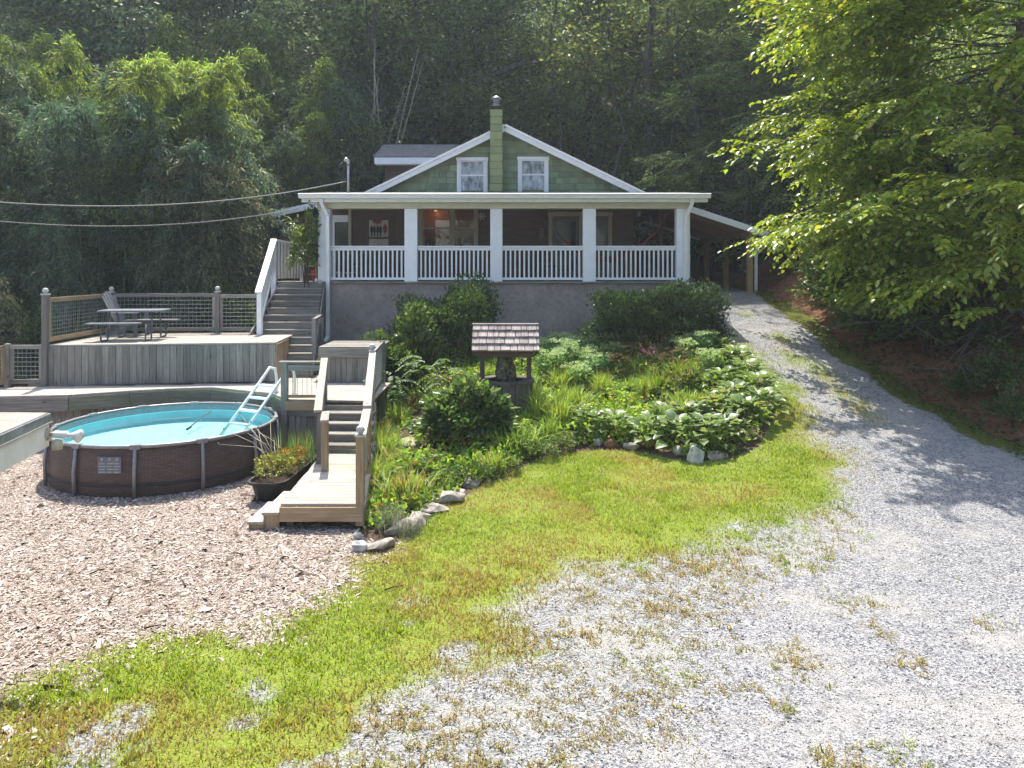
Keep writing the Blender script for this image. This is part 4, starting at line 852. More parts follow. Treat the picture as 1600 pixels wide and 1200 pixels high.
# ladder
ldr = thing('pool_ladder', 'white plastic ladder standing in the pool at the deck edge', 'ladder', (-4.9, 14.3, LZ))
tp0, tp1 = Vector((-4.99, 14.72, LZ+.42)), Vector((-4.55, 14.5, LZ+.42)); dn = Vector((-.55, -1.05, -1.05))
for p in (tp0, tp1):
    tube('side_rail', [p+dn*1.05, p+dn*.55, p+Vector((0, 0, .04)), p+Vector((.03, .07, .12)), p+Vector((.10, .2, .08)), p+Vector((.12, .24, -.1)), p+Vector((.12, .24, -.41))], .03, WHITEPL, ldr, 8)
    box('foot', p+Vector((.12, .24, -.40)), (.09, .09, .03), WHITEPL, ldr)
for t in (.18, .38, .58, .78, .98): beam('step', tp0+dn*t, tp1+dn*t, .11, .035, WHITEPL, ldr)
sk = thing('skimmer_hose', 'thin dark hose hooked over the pool rim', 'hose', (-7.2, 14.2, PH))
h0 = P(318, 645, 14.7); tube('hose', [P(296, 668, 13.9), P(308, 658, 14.2), P(318, 650, 14.55), P(330, 642, 14.75)], .014, plain('grey_hose', (.11, .12, .13), .5), sk, 6); tube('nozzle', [P(292, 671, 13.8), P(298, 667, 13.92)], .024, BLACKPL, sk, 8)
# ---------------------------------------------------------------- outbuilding corner with floodlight
ob = thing('outbuilding', 'low outbuilding corner with tan roll roofing and white fascia', 'shed', (-6.4, 5, 0))
c0 = P(78, 652, 7.0); e1 = Vector((-4.30, 6.08, c0.z)); dd = (c0-e1).normalized(); e0 = e1-dd*3.2
lf = Vector((-3.6, .05, .02))
slab('roof', (c0.x-.02, c0.y, c0.z+.045), (c0.x-.02+lf.x, c0.y+lf.y, c0.z+.065), (e0.x-.02+lf.x, e0.y, c0.z+.065), (e0.x-.02, e0.y, c0.z+.045), .03, ROLL, ob)
beam('drip_edge', e0+Vector((0, 0, .0)), c0+Vector((0, 0, .0)), .02, .085, DRIP, ob); beam('drip_lip', e0+Vector((.018, 0, -.046)), c0+Vector((.018, .01, -.046)), .016, .012, METAL, ob)
beam('fascia', e0+Vector((-.01, 0, -.165)), c0+Vector((-.01, -.02, -.165)), .03, .22, paint('aged_white_fascia', (.84, .83, .80), .6, (.6, .58, .45), .5), ob); beam('rear_fascia', c0+Vector((-.06, -.03, -.13)), c0+lf+Vector((0, -.03, -.13)), .03, .2, WHITE, ob)
bx('wall', c0.x-3.3, c0.x-.34, 3.2, c0.y-.3, -.1, c0.z-.02, BROWNSIDE, ob)
fl_ = thing('floodlight', 'white twin socket floodlight on the outbuilding fascia with bare reflector bulb', 'lamp', c0+Vector((.03, -.35, -.15)))
m0 = c0+Vector((.01, -.06, -.15)); XR_ = Matrix.Rotation(R(90), 4, 'Y')
MM = plain('aged_fixture', (.42, .38, .30), .4, .3)
lathe('mount', [(.06, 0), (.06, .02), (.035, .035)], m0, MM, fl_, 18, XR_); lathe('sensor', [(.01, -.05), (.045, -.045), (.05, 0), (.045, .04), (.02, .05)], m0+Vector((.10, -.0, -.10)), plain('sensor_shell', (.55, .53, .42), .4), fl_, 16)
tube('arm', [m0+Vector((.03, 0, 0)), m0+Vector((.08, 0, 0))], .022, MM, fl_, 10)
lathe('socket', [(.03, 0), (.034, .005), (.036, .12), (.028, .13)], m0+Vector((.07, -.0, .0)), WHITEPL, fl_, 16, Matrix.Rotation(R(93), 4, 'Y'))
lathe('bulb', [(.016, 0), (.02, .03), (.03, .05), (.06, .10), (.063, .115), (.05, .128), (.001, .132)], m0+Vector((.20, 0, -.005)), BULB, fl_, 20, Matrix.Rotation(R(97), 4, 'Y'))
# ---------------------------------------------------------------- picnic table and chair
pt = thing('picnic_table', 'grey resin folding picnic table with attached benches on the upper deck', 'table', (-8.9, 17.05, UZ))
u = Vector((1, .12, 0)).normalized()
def bar3(name, c, L, wd, th, mat, parent): beam(name, Vector(c)-u*L/2, Vector(c)+u*L/2, wd, th, mat, parent, ch=.012)
bar3('tabletop', (-8.92, 17.1, UZ+.68), 1.42, .66, .045, LGREYPL, pt); bar3('bench_seat', (-9.1, 16.52, UZ+.41), 1.15, .25, .04, LGREYPL, pt); bar3('bench_seat', (-8.78, 17.68, UZ+.41), 1.2, .25, .04, LGREYPL, pt)
for s in (-.48, .48):
    o_ = Vector((-8.92, 17.1, UZ))+u*s; w_ = Vector((-u.y, u.x, 0))
    for q in (-1, 1):
        tube('leg', [o_+w_*q*.18+Vector((0, 0, .66)), o_+w_*q*.3+Vector((0, 0, .42)), o_+w_*q*.3+Vector((0, 0, .04)), o_+w_*q*.34+Vector((0, 0, .015)), o_+w_*q*.62+Vector((0, 0, .015)), o_+w_*q*.66+Vector((0, 0, .05)), o_+w_*q*.62+Vector((0, 0, .39))], .02, GREYPL, pt, 8)
    tube('brace', [o_+Vector((0, 0, .2))-w_*.3, o_+Vector((0, 0, .2))+w_*.3], .014, GREYPL, pt, 6)
ac = thing('adirondack_chair', 'weathered grey slatted garden chair standing behind the picnic table', 'chair', (-9.65, 18.05, UZ))
ox, oy = -9.55, 18.0
for k in range(5):
    dy = (k-2)*.105; hh = (.78, .86, .9, .86, .78)[k]; beam('back_slat', (ox-.18, oy+dy, UZ+.32), (ox-.18-.38*hh/.9, oy+dy*1.15, UZ+.32+hh*.86), .09, .02, LGREYPL, ac, up=(1, 0, .4))
for k in range(5): box('seat_slat', (ox-.12+k*.11, oy, UZ+.33+k*.018), (.1, .5, .02), LGREYPL, ac, ry=R(-9))
for s in (-1, 1):
    box('armrest', (ox+.08, oy+s*.33, UZ+.58), (.68, .12, .025), LGREYPL, ac); beam('front_leg', (ox+.34, oy+s*.29, UZ), (ox+.30, oy+s*.29, UZ+.565), .1, .035, LGREYPL, ac, up=(0, 1, 0)); beam('rear_leg', (ox-.42, oy+s*.25, UZ+.02), (ox+.36, oy+s*.25, UZ+.42), .03, .11, LGREYPL, ac)
# ---------------------------------------------------------------- wishing well
wx, wy = sx(790, 15.5), 15.5; wz = float(gz(wx, wy))
we = thing('wishing_well', 'wooden wishing well with shake roof and octagonal board base', 'well', (wx, wy, wz))
NB = 26
for k in range(NB):
    a = 2*math.pi*(k+.5)/NB; rr = .56; box('stave', (wx+rr*math.cos(a), wy+rr*math.sin(a), wz+.2), (.122, .03, .78), WELLWOOD, we, rz=a+math.pi/2)
rim_z = sz(598, 15.0)
for k in range(8):
    a0_, a1_ = 2*math.pi*(k-.5)/8+R(0), 2*math.pi*(k+.5)/8; pl = [(wx+r_*math.cos(a), wy+r_*math.sin(a)) for r_, a in ((.66, a0_+.008), (.66, a1_-.008), (.40, a1_-.012), (.40, a0_+.012))]; prism('rim_board', pl, rim_z-.045, rim_z, WELLWOOD['x'], we)
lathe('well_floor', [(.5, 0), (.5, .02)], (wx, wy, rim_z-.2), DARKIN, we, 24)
for s in (-1, 1): bx('post', wx+s*.50-.05, wx+s*.50+.05, wy-.05, wy+.05, rim_z-.5, sz(548, wy), WELLWOOD, we)
rt = sz(509, wy); re_ = sz(550, wy-.52); ty, tz = .50, rt-re_
bx('header', wx-.60, wx+.60, wy-.43, wy-.38, re_-.12, re_+.03, BROWNSIDE, we); bx('header', wx-.60, wx+.60, wy+.38, wy+.43, re_-.12, re_+.03, BROWNSIDE, we)
for s in (-1, 1): bx('tie_beam', wx+s*.5-.04, wx+s*.5+.04, wy-.375, wy+.375, re_-.08, re_+.02, BROWNSIDE, we)
for s in (-1, 1):
    ro = slab('roof_deck', (wx-.66, wy, rt-.03), (wx+.66, wy, rt-.03), (wx+.66, wy+s*.5, re_), (wx-.66, wy+s*.5, re_), .02, BROWNSIDE['x'], we)
    for r_ in range(4):
        t = (r_+.5)/4; x = wx-.70; sl2 = math.atan2(tz, ty)
        while x < wx+.70:
            wd = min(random.choice((.12, .15, .18, .2)), wx+.71-x)
            if wd > .04:
                cc = Vector((x+wd/2, wy+s*(.02+ty*t*1.04), rt+.025-tz*t*1.04+.012)); box('roof_shake', cc, (round(wd-.008, 2), .20+random.uniform(-.012, .014), .036), SHAKE, ro, rx=-s*(sl2-.2)+random.uniform(-.02, .02))
            x += wd
    gb = mesh_obj('gable_board', [(wx+s*.64, wy-.45, re_+.02), (wx+s*.64, wy+.45, re_+.02), (wx+s*.64, wy, rt-.05), (wx+s*.61, wy-.45, re_+.02), (wx+s*.61, wy+.45, re_+.02), (wx+s*.61, wy, rt-.05)], [(0, 1, 2), (5, 4, 3), (0, 3, 4, 1), (1, 4, 5, 2), (2, 5, 3, 0)], BROWNSIDE['z'], we)
bx('ridge_cap', wx-.71, wx+.71, wy-.06, wy+.06, rt+.02, rt+.05, SHAKE, we)
V, Fc = [], []; prof = [(.17, 0), (.20, .06), (.21, .2), (.20, .32), (.17, .42), (.155, .47), (.16, .55), (.13, .62), (.04, .66)]
for i, (r_, z_) in enumerate(prof):
    for k in range(18):
        a = 2*math.pi*k/18; q = r_*(1+.10*math.sin(k*2.3+i*1.7)+.05*math.sin(k*5+i)); V.append((wx+.01+.04*z_*-1+q*math.cos(a)*1.02, wy-.08+q*.8*math.sin(a), rim_z-.02+z_*.92))
for i in range(len(prof)-1):
    for k in range(18): a, b_ = i*18+k, i*18+(k+1) % 18; Fc.append((a, b_, b_+18, a+18))
Fc += [tuple(range(18))[::-1], tuple(range(len(V)-18, len(V)))]
st_ = mesh_obj('garden_ornament', V, Fc, OWL, None, True); tag(st_, 'mottled carved stump ornament standing inside the wishing well', 'ornament')
# ---------------------------------------------------------------- porch furnishings
pic = thing('wall_picture', 'cream wall panel painted with red sun, black figures and red leaf', 'picture', (sx(592, GY), GY-.03, sz(372, GY)))
yb_ = GY-.035; bx('board', sx(577, GY), sx(607, GY), yb_, yb_+.02, sz(370, GY), sz(344, GY), PAPER, pic)
def flat(name, pts, y, mat, parent):
    n = len(pts); V = [(x, y, z) for x, z in pts]+[(x, y+.004, z) for x, z in pts]; return mesh_obj(name, V, [tuple(range(n)), tuple(range(n, 2*n))[::-1]]+[(i, i+n, (i+1) % n+n, (i+1) % n) for i in range(n)], mat, parent)
cx_, cz_ = sx(590, GY), sz(343.5, GY); pts = []
for k in range(41):
    a = math.pi+math.pi*k/40; r_ = .2 if k % 4 == 2 else .13; pts.append((cx_+r_*1.0*math.cos(a)*1.1, cz_+r_*math.sin(a)))
flat('painted_sun', pts, yb_-.006, REDP, pic)
for dx in (-.14, -.05, .05, .14):
    for k, (w_, h_, z_) in enumerate(((.045, .06, .27), (.085, .16, .12), (.05, .12, 0))): bx('painted_figure', sx(588, GY)+dx-w_/2, sx(588, GY)+dx+w_/2, yb_-.007-.001*k, yb_-.003, sz(370, GY)+.02+z_, sz(370, GY)+.02+z_+h_, BLACKP, pic)
lx = sx(602, GY); flat('painted_leaf', [(lx+.07*math.sin(math.pi*t)*s_, sz(366, GY)+.34*t) for t, s_ in [(q/8, 1) for q in range(9)]+[(q/8, -1) for q in range(7, 0, -1)]], yb_-.006, REDP, pic); bx('painted_stem', lx-.008, lx+.008, yb_-.005, yb_-.002, sz(370, GY)+.02, sz(365, GY), REDP, pic)
bx('lower_board', sx(577, GY), sx(607, GY), yb_, yb_+.02, sz(392, GY), sz(373.5, GY), PAPER, pic)
hm = thing('hammock', 'dark red fabric hammock slung across the porch with teal end', 'hammock', (sx(960, 21.7), 21.7, FL))
h0, h1, hb_ = P(846, 333, 21.7), P(1052, 326, 21.7), sz(411, 21.7)
V, Fc = [], []; N_ = 26
ts = np.linspace(0, 1, N_)
for i, t in enumerate(ts):
    x = h0.x+(h1.x-h0.x)*t; zc_ = (h0.z*(1-t)+h1.z*t)-((h0.z+h1.z)/2-hb_)*4*t*(1-t); wd = .05+.5*math.sin(math.pi*t)**1.5
    for j in range(5): s = (j-2)/2; V.append((x, 21.7+s*wd*.7, zc_+abs(s)**2*wd*.35-(.0)))
for i in range(N_-1):
    for j in range(4): a = i*5+j; Fc.append((a, a+5, a+6, a+1))
k0 = int(N_*.16)*4
sh = mesh_obj('sling', V, Fc[k0:], RED, hm, True); mesh_obj('sling_end', V, Fc[:k0], TEAL, hm, True)
for p in (h0, h1): tube('rope', [p, p+Vector((-.12 if p == h0 else .15, 0, .3))], .015, BLACKW, hm, 6)
def star(name, c, r, npt, mat, label, cat):
    t = thing(name, label, cat, c)
    for k in range(npt):
        a = 2*math.pi*k/npt; V_ = [(c[0]+r*math.cos(a), c[1], c[2]+r*math.sin(a)), (c[0]+r*.5*math.cos(a+.3), c[1]-.02, c[2]+r*.5*math.sin(a+.3)), (c[0]+.01*math.cos(a), c[1]-.03, c[2]+.01*math.sin(a)), (c[0]+r*.5*math.cos(a-.3), c[1]-.02, c[2]+r*.5*math.sin(a-.3)), (c[0]+r*.5*math.cos(a), c[1]+.015, c[2]+r*.5*math.sin(a))]
        mesh_obj('petal', V_, [(0, 1, 2), (0, 2, 3), (1, 0, 4), (2, 1, 4), (3, 2, 4), (0, 3, 4)], mat, t)
    lathe('hub', [(.05, 0), (.05, .03), (.02, .04)], (c[0], c[1]-.02, c[2]), mat, t, 12, Matrix.Rotation(R(90), 4, 'X')); return t
star('flower_ornament', (sx(752, GY), GY-.03, sz(338, GY)), .17, 7, plain('pale_metal', (.45, .42, .36), .5), 'pale metal flower hanging beside the kitchen window', 'ornament')
star('wind_spinner', (sx(1000, 22.5), 22.5, sz(334, 22.5)), .13, 8, plain('straw_flower', (.40, .36, .22), .7), 'straw coloured flower spinner hanging near the hammock', 'ornament')
arc = tag(tube('arched_stand', [P(1016, 440, 22.3), P(1022, 385, 22.3), P(1022, 355, 22.3), P(1017, 341, 22.3), P(1008, 336, 22.3), P(1001, 336, 22.3)], .03, BLACKW, None, 8), 'dark curved metal stand holding the straw flower spinner', 'stand')
wc = thing('wind_chime', 'pale tubular wind chime hanging on the dark porch wall', 'wind chime', (sx(847, 22.5), 22.5, sz(378, 22.5)))
tube('cord', [(sx(846, 22.5), 22.5, BT), (sx(846, 22.5), 22.5, sz(358, 22.5))], .005, BLACKW, wc, 4); lathe('top_disc', [(.07, 0), (.07, .02)], (sx(846, 22.5), 22.5, sz(358, 22.5)), METAL, wc, 14)
for k in range(5): a = k*1.2566; tube('chime_tube', [(sx(846, 22.5)+.055*math.cos(a), 22.5+.055*math.sin(a), sz(359, 22.5)), (sx(846, 22.5)+.055*math.cos(a), 22.5+.055*math.sin(a), sz(374+k, 22.5))], .011, METAL, wc, 6)
def chair(name, x, y, rz, mat, label):
    t = thing(name, label, 'chair', (x, y, FL)); Rz = Matrix.Translation((x, y, FL)) @ Matrix.Rotation(rz, 4, 'Z')
    def q(nm, c, d): obj(nm, box_mesh(d, pick(mat, d)), t, Rz @ Matrix.Translation(c))
    q('seat', (0, 0, .44), (.46, .46, .04)); q('backrest', (0, .21, .72), (.44, .03, .34))
    for sx_ in (-.2, .2): q('leg', (sx_, -.2, .21), (.04, .04, .42)); q('leg', (sx_, .21, .44), (.04, .035, .88))
chair('porch_chair', sx(560, 21.6), 21.7, .4, {k: plain('floral_cushion', (.33, .31, .30), .9, 0, .45, 9) for k in 'xyz'}, 'pale cushioned porch chair below the wall picture')
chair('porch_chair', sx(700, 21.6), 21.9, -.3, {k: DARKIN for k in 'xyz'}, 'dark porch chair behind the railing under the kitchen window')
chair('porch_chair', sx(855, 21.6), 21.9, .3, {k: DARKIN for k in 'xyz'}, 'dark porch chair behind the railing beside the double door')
stl = thing('wooden_stool', 'bare wooden stool standing at the top of the upper stairs', 'stool', (sx(487, 20.9), 20.9, FL))
sxx = sx(487, 20.9); STW = {k: plain('bare_stool_wood', (.42, .30, .20), .7) for k in 'xyz'}
box('seat', (sxx, 20.9, FL+.44), (.42, .34, .035), STW, stl)
for a in (-1, 1):
    for b_ in (-1, 1): beam('leg', (sxx+a*.2, 20.9+b_*.15, FL), (sxx+a*.15, 20.9+b_*.12, FL+.42), .035, .035, STW, stl, up=(0, 1, 0))
    beam('stretcher', (sxx-.18, 20.9+a*.14, FL+.2), (sxx+.18, 20.9+a*.14, FL+.2), .025, .025, STW, stl)
bkt = lathe('bucket', [(.13, 0), (.17, .3), (.18, .3), (.18, .32)], (sx(494, 21.2), 21.3, FL), RED, None, 18); tag(bkt, 'dark red bucket beside the wooden stool', 'bucket')
sp = thing('corner_spotlight', 'white twin spotlight on the porch corner above the stairs', 'lamp', (sx(499, 20.4), 20.4, sz(440, 20.4)))
box('mount', (sx(500, 20.44), 20.42, sz(441, 20.44)), (.1, .06, .1), METAL, sp)
for dz, an in ((.03, 70), (-.06, 130)): lathe('lamp_head', [(.02, 0), (.03, .05), (.055, .1), (.055, .13)], (sx(499, 20.4), 20.38, sz(441, 20.4)+dz), WHITEPL, sp, 14, Matrix.Rotation(R(-60), 4, 'Z') @ Matrix.Rotation(R(an), 4, 'X'))
wsp = lathe('wall_spigot', [(.03, 0), (.03, .05), (.015, .08)], (sx(693, HY), HY+.02, sz(451, HY)), METAL, None, 10, Matrix.Rotation(R(90), 4, 'X')); tag(wsp, 'small metal spigot on the stucco foundation', 'spigot')
# ---------------------------------------------------------------- trees
def quads_to_tris(Fc): return [t for f in Fc for t in ((f[0], f[1], f[2]), (f[0], f[2], f[3])) ] if Fc and len(Fc[0]) == 4 else Fc
def skeleton(seed, h, r0, cb, cr, nlimb, up=.35, az=None, wander=.25, lean=(0, 0), sub=4, lr=.45, prof=None):
    """trunk and limbs as tubes, and the twigs that carry leaves"""
    r = np.random.default_rng(seed); parts = []; twigs = []
    n = 9; tp = [Vector((lean[0]*t*h+r.normal(0, wander)*t, lean[1]*t*h+r.normal(0, wander)*t, h*t*.92)) for t in np.linspace(0, 1, n)]; tp[0] = Vector((0, 0, -.4))
    parts.append(tube_vf(tp, [r0*(1.25 if i == 0 else (1-.88*i/(n-1))) for i in range(n)], 9))
    for k in range(nlimb):
        f = cb+(1-cb)*((k+r.random()*.8)/nlimb)*.97; f = max(f, .03); i = min(int(f*(n-1)), n-2); p = tp[i].lerp(tp[i+1], f*(n-1)-i)
        a = (k*2.399+r.normal(0, .4)) if az is None else r.uniform(*az)
        g = (f-cb)/(1-cb); env = prof(g) if prof else (math.sin(math.pi*min(1, .22+.78*g))**.7*.85+.15)
        L = cr*env*r.uniform(.72, 1.12); el = up+(1-up)*.75*g**2+r.normal(0, .12)
        d = Vector((math.cos(a)*math.cos(el), math.sin(a)*math.cos(el), math.sin(el))); pts = [p]; m = 5
        for j in range(m): d = (d+Vector(r.normal(0, .10, 3))+Vector((0, 0, .04 if up > .2 else -.05))).normalized(); pts.append(pts[-1]+d*L/m)
        rl = max(.012, r0*(1-.85*f)*lr); parts.append(tube_vf(pts, [rl*(1-.85*j/m) for j in range(m+1)], 6, False))
        for s in range(sub):
            t = r.uniform(.3, 1.) if s else 1.; j = min(int(t*m), m-1); q = pts[j].lerp(pts[j+1], t*m-j)
            dd = (d+Vector(r.normal(0, .75, 3))*Vector((1, 1, .45))).normalized(); l2 = L*r.uniform(.22, .42); e = q+dd*l2
            parts.append(tube_vf([q, q.lerp(e, .5)+Vector(r.normal(0, .05, 3)), e], [rl*.4, rl*.25, .006], 4, False)); twigs.append((q, e))
    V, Fc = join_vf(parts); return V, Fc, twigs
def crown_clumps(twigs, nl, ls, seed, tint, alt=None, pa=.08, sig=.5, flat=.5, templ=LEAF4, droop=.2, var=.28):
    r = np.random.default_rng(seed+99); a = np.array([t[0] for t in twigs]); b = np.array([t[1] for t in twigs]); k = r.integers(0, len(twigs), nl)
    t = r.beta(2, 1.3, nl)[:, None]; P0 = a[k]+(b[k]-a[k])*t; off = r.normal(0, 1, (nl, 3))*sig*np.array([1, 1, flat]); pos = P0+off
    d = nrm(off*np.array([1, 1, .4])+r.normal(0, .5, (nl, 3))+np.array([0, 0, -droop])); ex, ey, ez = leaf_axes(d, ls*r.uniform(.7, 1.3, nl), r, .55)
    V, Fc = scatter(*templ, pos, ex, ey, ez); br = (1+r.normal(0, .22, len(twigs)))[k][:, None]
    c = tints(nl, 1, tint, r, var, alt, pa)*br; return V, Fc, np.repeat(np.clip(c, .006, .7), len(templ[0]), 0)
def spray_crown(twigs, per, ls, seed, tint, alt=None, pa=.1, templ=LEAF7, tl=.9, nsub=4, droop=.25):
    """flat leafy sprays: leaves set alternately along thin side twigs"""
    r = np.random.default_rng(seed+5); pos, d, br = [], [], []
    for a, b in twigs:
        a, b = np.array(a), np.array(b); ax_ = (b-a)/max(np.linalg.norm(b-a), 1e-6); g = 1+r.normal(0, .2)
        for s in range(nsub):
            o = a+(b-a)*r.uniform(.15, 1); t = ax_+r.normal(0, .6, 3)*np.array([1, 1, .25]); t[2] -= droop*.5; t /= np.linalg.norm(t); L = tl*r.uniform(.6, 1.2)
            sd = np.cross(t, [0, 0, 1.]); sd /= np.linalg.norm(sd)+1e-6
            for j in range(per):
                u = (j+.5)/per; p = o+t*L*u+np.array([0, 0, -droop*L*u*u*.6]); w_ = 1 if j % 2 else -1
                pos.append(p+r.normal(0, .012, 3)); d.append(t*.55+sd*w_*(.9-.4*u)+np.array([0, 0, -droop*.7])+r.normal(0, .15, 3)); br.append(g)
    pos, d, br = np.array(pos), np.array(d), np.array(br)[:, None]; n = len(pos); ex, ey, ez = leaf_axes(d, ls*r.uniform(.7, 1.25, n), r, .28)
    c = np.clip(tints(n, 1, tint, r, .2, alt, pa)*br, .006, .8); return pos, ex, ey, ez, c
def make_tree(name, label, cat, sk, crown, bark, leaf, loc=(0, 0, 0), group=None):
    t = thing(name, label, cat, (0, 0, 0), group)
    tr = mesh_obj('trunk', sk[0], sk[1], bark, t, True); cr = obj('crown', tri_mesh('crown', crown[0], crown[1], leaf, crown[2]), t); return t
def place_first(t, loc, rz=0, s=1):
    t.matrix_basis = Matrix.Translation(Vector(loc)) @ Matrix.Rotation(rz, 4, 'Z') @ Matrix.Scale(s, 4)
def place_tree(proto, used, x, y, rz, s, label, group, dz=0):
    loc = (x, y, float(gz(x, y))+dz)
    if not used[0]:
        used[0] = True; place_first(proto, loc, rz, s); proto['label'] = label; proto['group'] = group; return proto
    return copy_tree(proto, loc, rz, s, label, group)
# forest behind: four kinds of tall tree, copied over the hillside
DG, MG, YG = (.108, .158, .086), (.135, .195, .082), (.24, .29, .085)
kinds = []
for i, (h, cb, cr, nl, tint, sg) in enumerate(((17, .22, 4.6, 18000, DG, .66), (20, .3, 4.4, 18000, MG, .66), (15, .16, 4.4, 16000, MG, .6), (18, .32, 4.6, 15000, YG, .66))):
    sk = skeleton(100+i, h, .24, cb, cr, 22, .3, sub=5); kinds.append((make_tree('forest_tree', 'tall broadleaf tree', 'tree', sk, crown_clumps(sk[2], nl, .20, 100+i, tint, YG if i < 3 else (.2, .19, .04), .12, sg, .55), BARK, LEAF), [False]))
KL = ('dark dense-crowned forest tree on the hillside behind the house', 'tall mid green forest tree with a high crown on the hillside', 'shorter bushy forest tree with a low crown on the hillside', 'yellow-green forest tree with a high thin crown on the hillside')
KG = ('dark forest trees', 'high-crowned forest trees', 'bushy forest trees', 'yellow-green forest trees')
rt_ = np.random.default_rng(5); spots = []
for yrow, nx, xw in ((35, 9, 27), (39.5, 10, 31), (45, 11, 36), (52, 12, 42), (61, 12, 48), (72, 12, 55)):
    for i in range(nx): spots.append((-xw+2*xw*(i+.5)/nx+rt_.uniform(-1.3, 1.3), yrow+rt_.uniform(-1.8, 1.8)))
for i, (x, y) in enumerate(spots):
    if abs(x+3.5) < 2.0 and y < 37: continue
    k = int(rt_.choice(4, p=[.36, .28, .16, .2])); 
    if y > 50: k = int(rt_.choice(4, p=[.2, .25, .2, .35]))
    place_tree(*kinds[k], x, y, rt_.uniform(0, 6.28), rt_.uniform(.85, 1.2), KL[k], KG[k], -.3)
for i, (x, y) in enumerate(((-21, -22), (-13, -26), (-5, -23), (3, -27), (10, -23), (18, -26), (26, -22), (-30, -25))): place_tree(*kinds[i % 3], x, y, i*1.3, 1., 'tall tree across the yard mirrored in the gable windows', 'trees facing the house')
# undergrowth saplings among the trunks
sk = skeleton(140, 5.5, .05, .12, 2.0, 16, .35, sub=3); sap = (make_tree('sapling', 'leafy understorey sapling', 'sapling', sk, crown_clumps(sk[2], 4200, .17, 140, MG, YG, .3, .42, .5), BARK, LEAF), [False])
for i in range(85):
    y = rt_.uniform(31.5, 58); x = rt_.uniform(-.72*y, .72*y)
    if -6.5 < x < 5 and y < 33.5: continue
    place_tree(*sap, x, y, rt_.uniform(0, 6.28), rt_.uniform(.8, 1.6), 'leafy understorey sapling among the forest trunks', 'understorey saplings', -.1)
for i, (x, y) in enumerate(((13.2, 20), (14.6, 22), (13, 24.5), (16, 25), (15.2, 19), (16.6, 21.5), (14, 27), (14.2, 17.2), (11.9, 22.3), (16.5, 16.5), (12.4, 26.5))): place_tree(*sap, x, y, i*1.7, .9+.08*(i % 4), 'leafy sapling on the slope above the clay bank', 'saplings above the bank', -.1)
# thin bare trunks seen against the light right of the gable
for i, px in enumerate((868, 884, 903, 918, 936, 951, 972, 990, 1012, 1034, 1050, 700, 727, 745, 838)):
    y = 34+3.2*((i*7) % 5)+rt_.uniform(-1, 1); x = sx(px, y); z0 = float(gz(x, y)); pts = [Vector((x+rt_.normal(0, .12)*k, y, z0-.2+2.1*k)) for k in range(8)]
    tag(tube('slender_trunk', pts, [.13*(1-.07*k)*(.7+.06*(i % 5)) for k in range(8)], BARK, None, 7), 'slender dark trunk standing in the woods behind the house', 'tree trunk', 'slender trunks behind the house')
# big forked oak behind the dormer
sk = skeleton(171, 21, .52, .30, 8.2, 20, .32, sub=6, wander=.3); oak = make_tree('oak_tree', 'massive forked oak with spreading dark limbs behind the dormer', 'tree', sk, crown_clumps(sk[2], 26000, .19, 171, DG, MG, .25, .7, .5), BARK, LEAF)
V, Fc = join_vf([tube_vf([(0, 0, 4.5), (.9, -.6, 6.6), (2.6, -1.2, 8.3), (5.2, -1.5, 9.3), (8.4, -1.4, 9.7)], [.26, .22, .17, .12, .04], 8), tube_vf([(.1, 0, 5.4), (1.2, -.4, 8.6), (1.9, -.6, 12)], [.3, .24, .15], 8)])
mesh_obj('spreading_limb', V, Fc, BARK, oak, True)
ox_, oy_ = sx(657, 37), 37.; place_first(oak, (ox_, oy_, float(gz(ox_, oy_))-.2), 0, 1)
# spray-leaved trees right of the carport
LG = (.175, .245, .085)
for i, (px, y, h, s, lb) in enumerate(((1165, 29.5, 13.5, 1, 'pale green hornbeam-like tree with layered sprays behind the carport'), (1262, 27.2, 12.5, 1, 'layered spray-leaved tree rising above the clay bank'), (1085, 33.5, 14, 1, 'tall layered tree standing beyond the far end of the carport'))):
    sk = skeleton(200+i, h, .17, .08, 4.0 if i != 1 else 3.6, 30, .16, sub=5, prof=lambda g: 1-.55*g); pos, ex, ey, ez, c = spray_crown(sk[2], 13, .145, 200+i, LG if i != 2 else MG, YG, .15, LEAF4, 1.1, 7, .2)
    V, Fc = scatter(*LEAF4, pos, ex, ey*1.2, ez); t = make_tree('layered_tree', lb, 'tree', sk, (V, Fc, np.repeat(c, 4, 0)), BARK, LEAF); x = sx(px, y); place_first(t, (x, y, float(gz(x, y))-.2), 0, s)
# the big beech-like tree leaning over the drive
bxx, byy = 11.5, 16.2; bz = float(gz(bxx, byy))
sk = skeleton(231, 11.8, .22, -.04, 4.3, 96, -.14, az=(R(118), R(262)), sub=7, wander=.15, lean=(-.04, -.02), lr=.2, prof=lambda g: .72+.34*math.sin(math.pi*min(1, max(0, g)*1.1)))
pos, ex, ey, ez, c = spray_crown(sk[2], 13, .15, 231, (.20, .29, .045), (.36, .40, .065), .3, LEAF7, .95, 10, .3)
t = thing('beech_tree', 'large leafy tree with sunlit yellow-green sprays overhanging the drive', 'tree', (bxx, byy, bz)); M = Matrix.Translation((bxx, byy, bz))
mesh_obj('trunk', sk[0], sk[1], BARK, t, True, M)
wp = pos+np.array([bxx, byy, bz]); k = np.flatnonzero((wp[:, 2] > gz(wp[:, 0], wp[:, 1])+.15) & (wp[:, 2] > 2.8+.25*np.sin(wp[:, 0]*2.1))); pos, ex, ey, ez, c, wp = pos[k], ex[k], ey[k], ez[k], c[k], wp[k]
vis = (np.abs(wp[:, 0]/wp[:, 1]) < .7) & (wp[:, 2]-H < .36*wp[:, 1]); dist = np.where(vis, np.linalg.norm(wp-np.array([0, 0, H]), axis=1), 1e9); order = np.argsort(dist); near, rest = order[:300], order[300:]
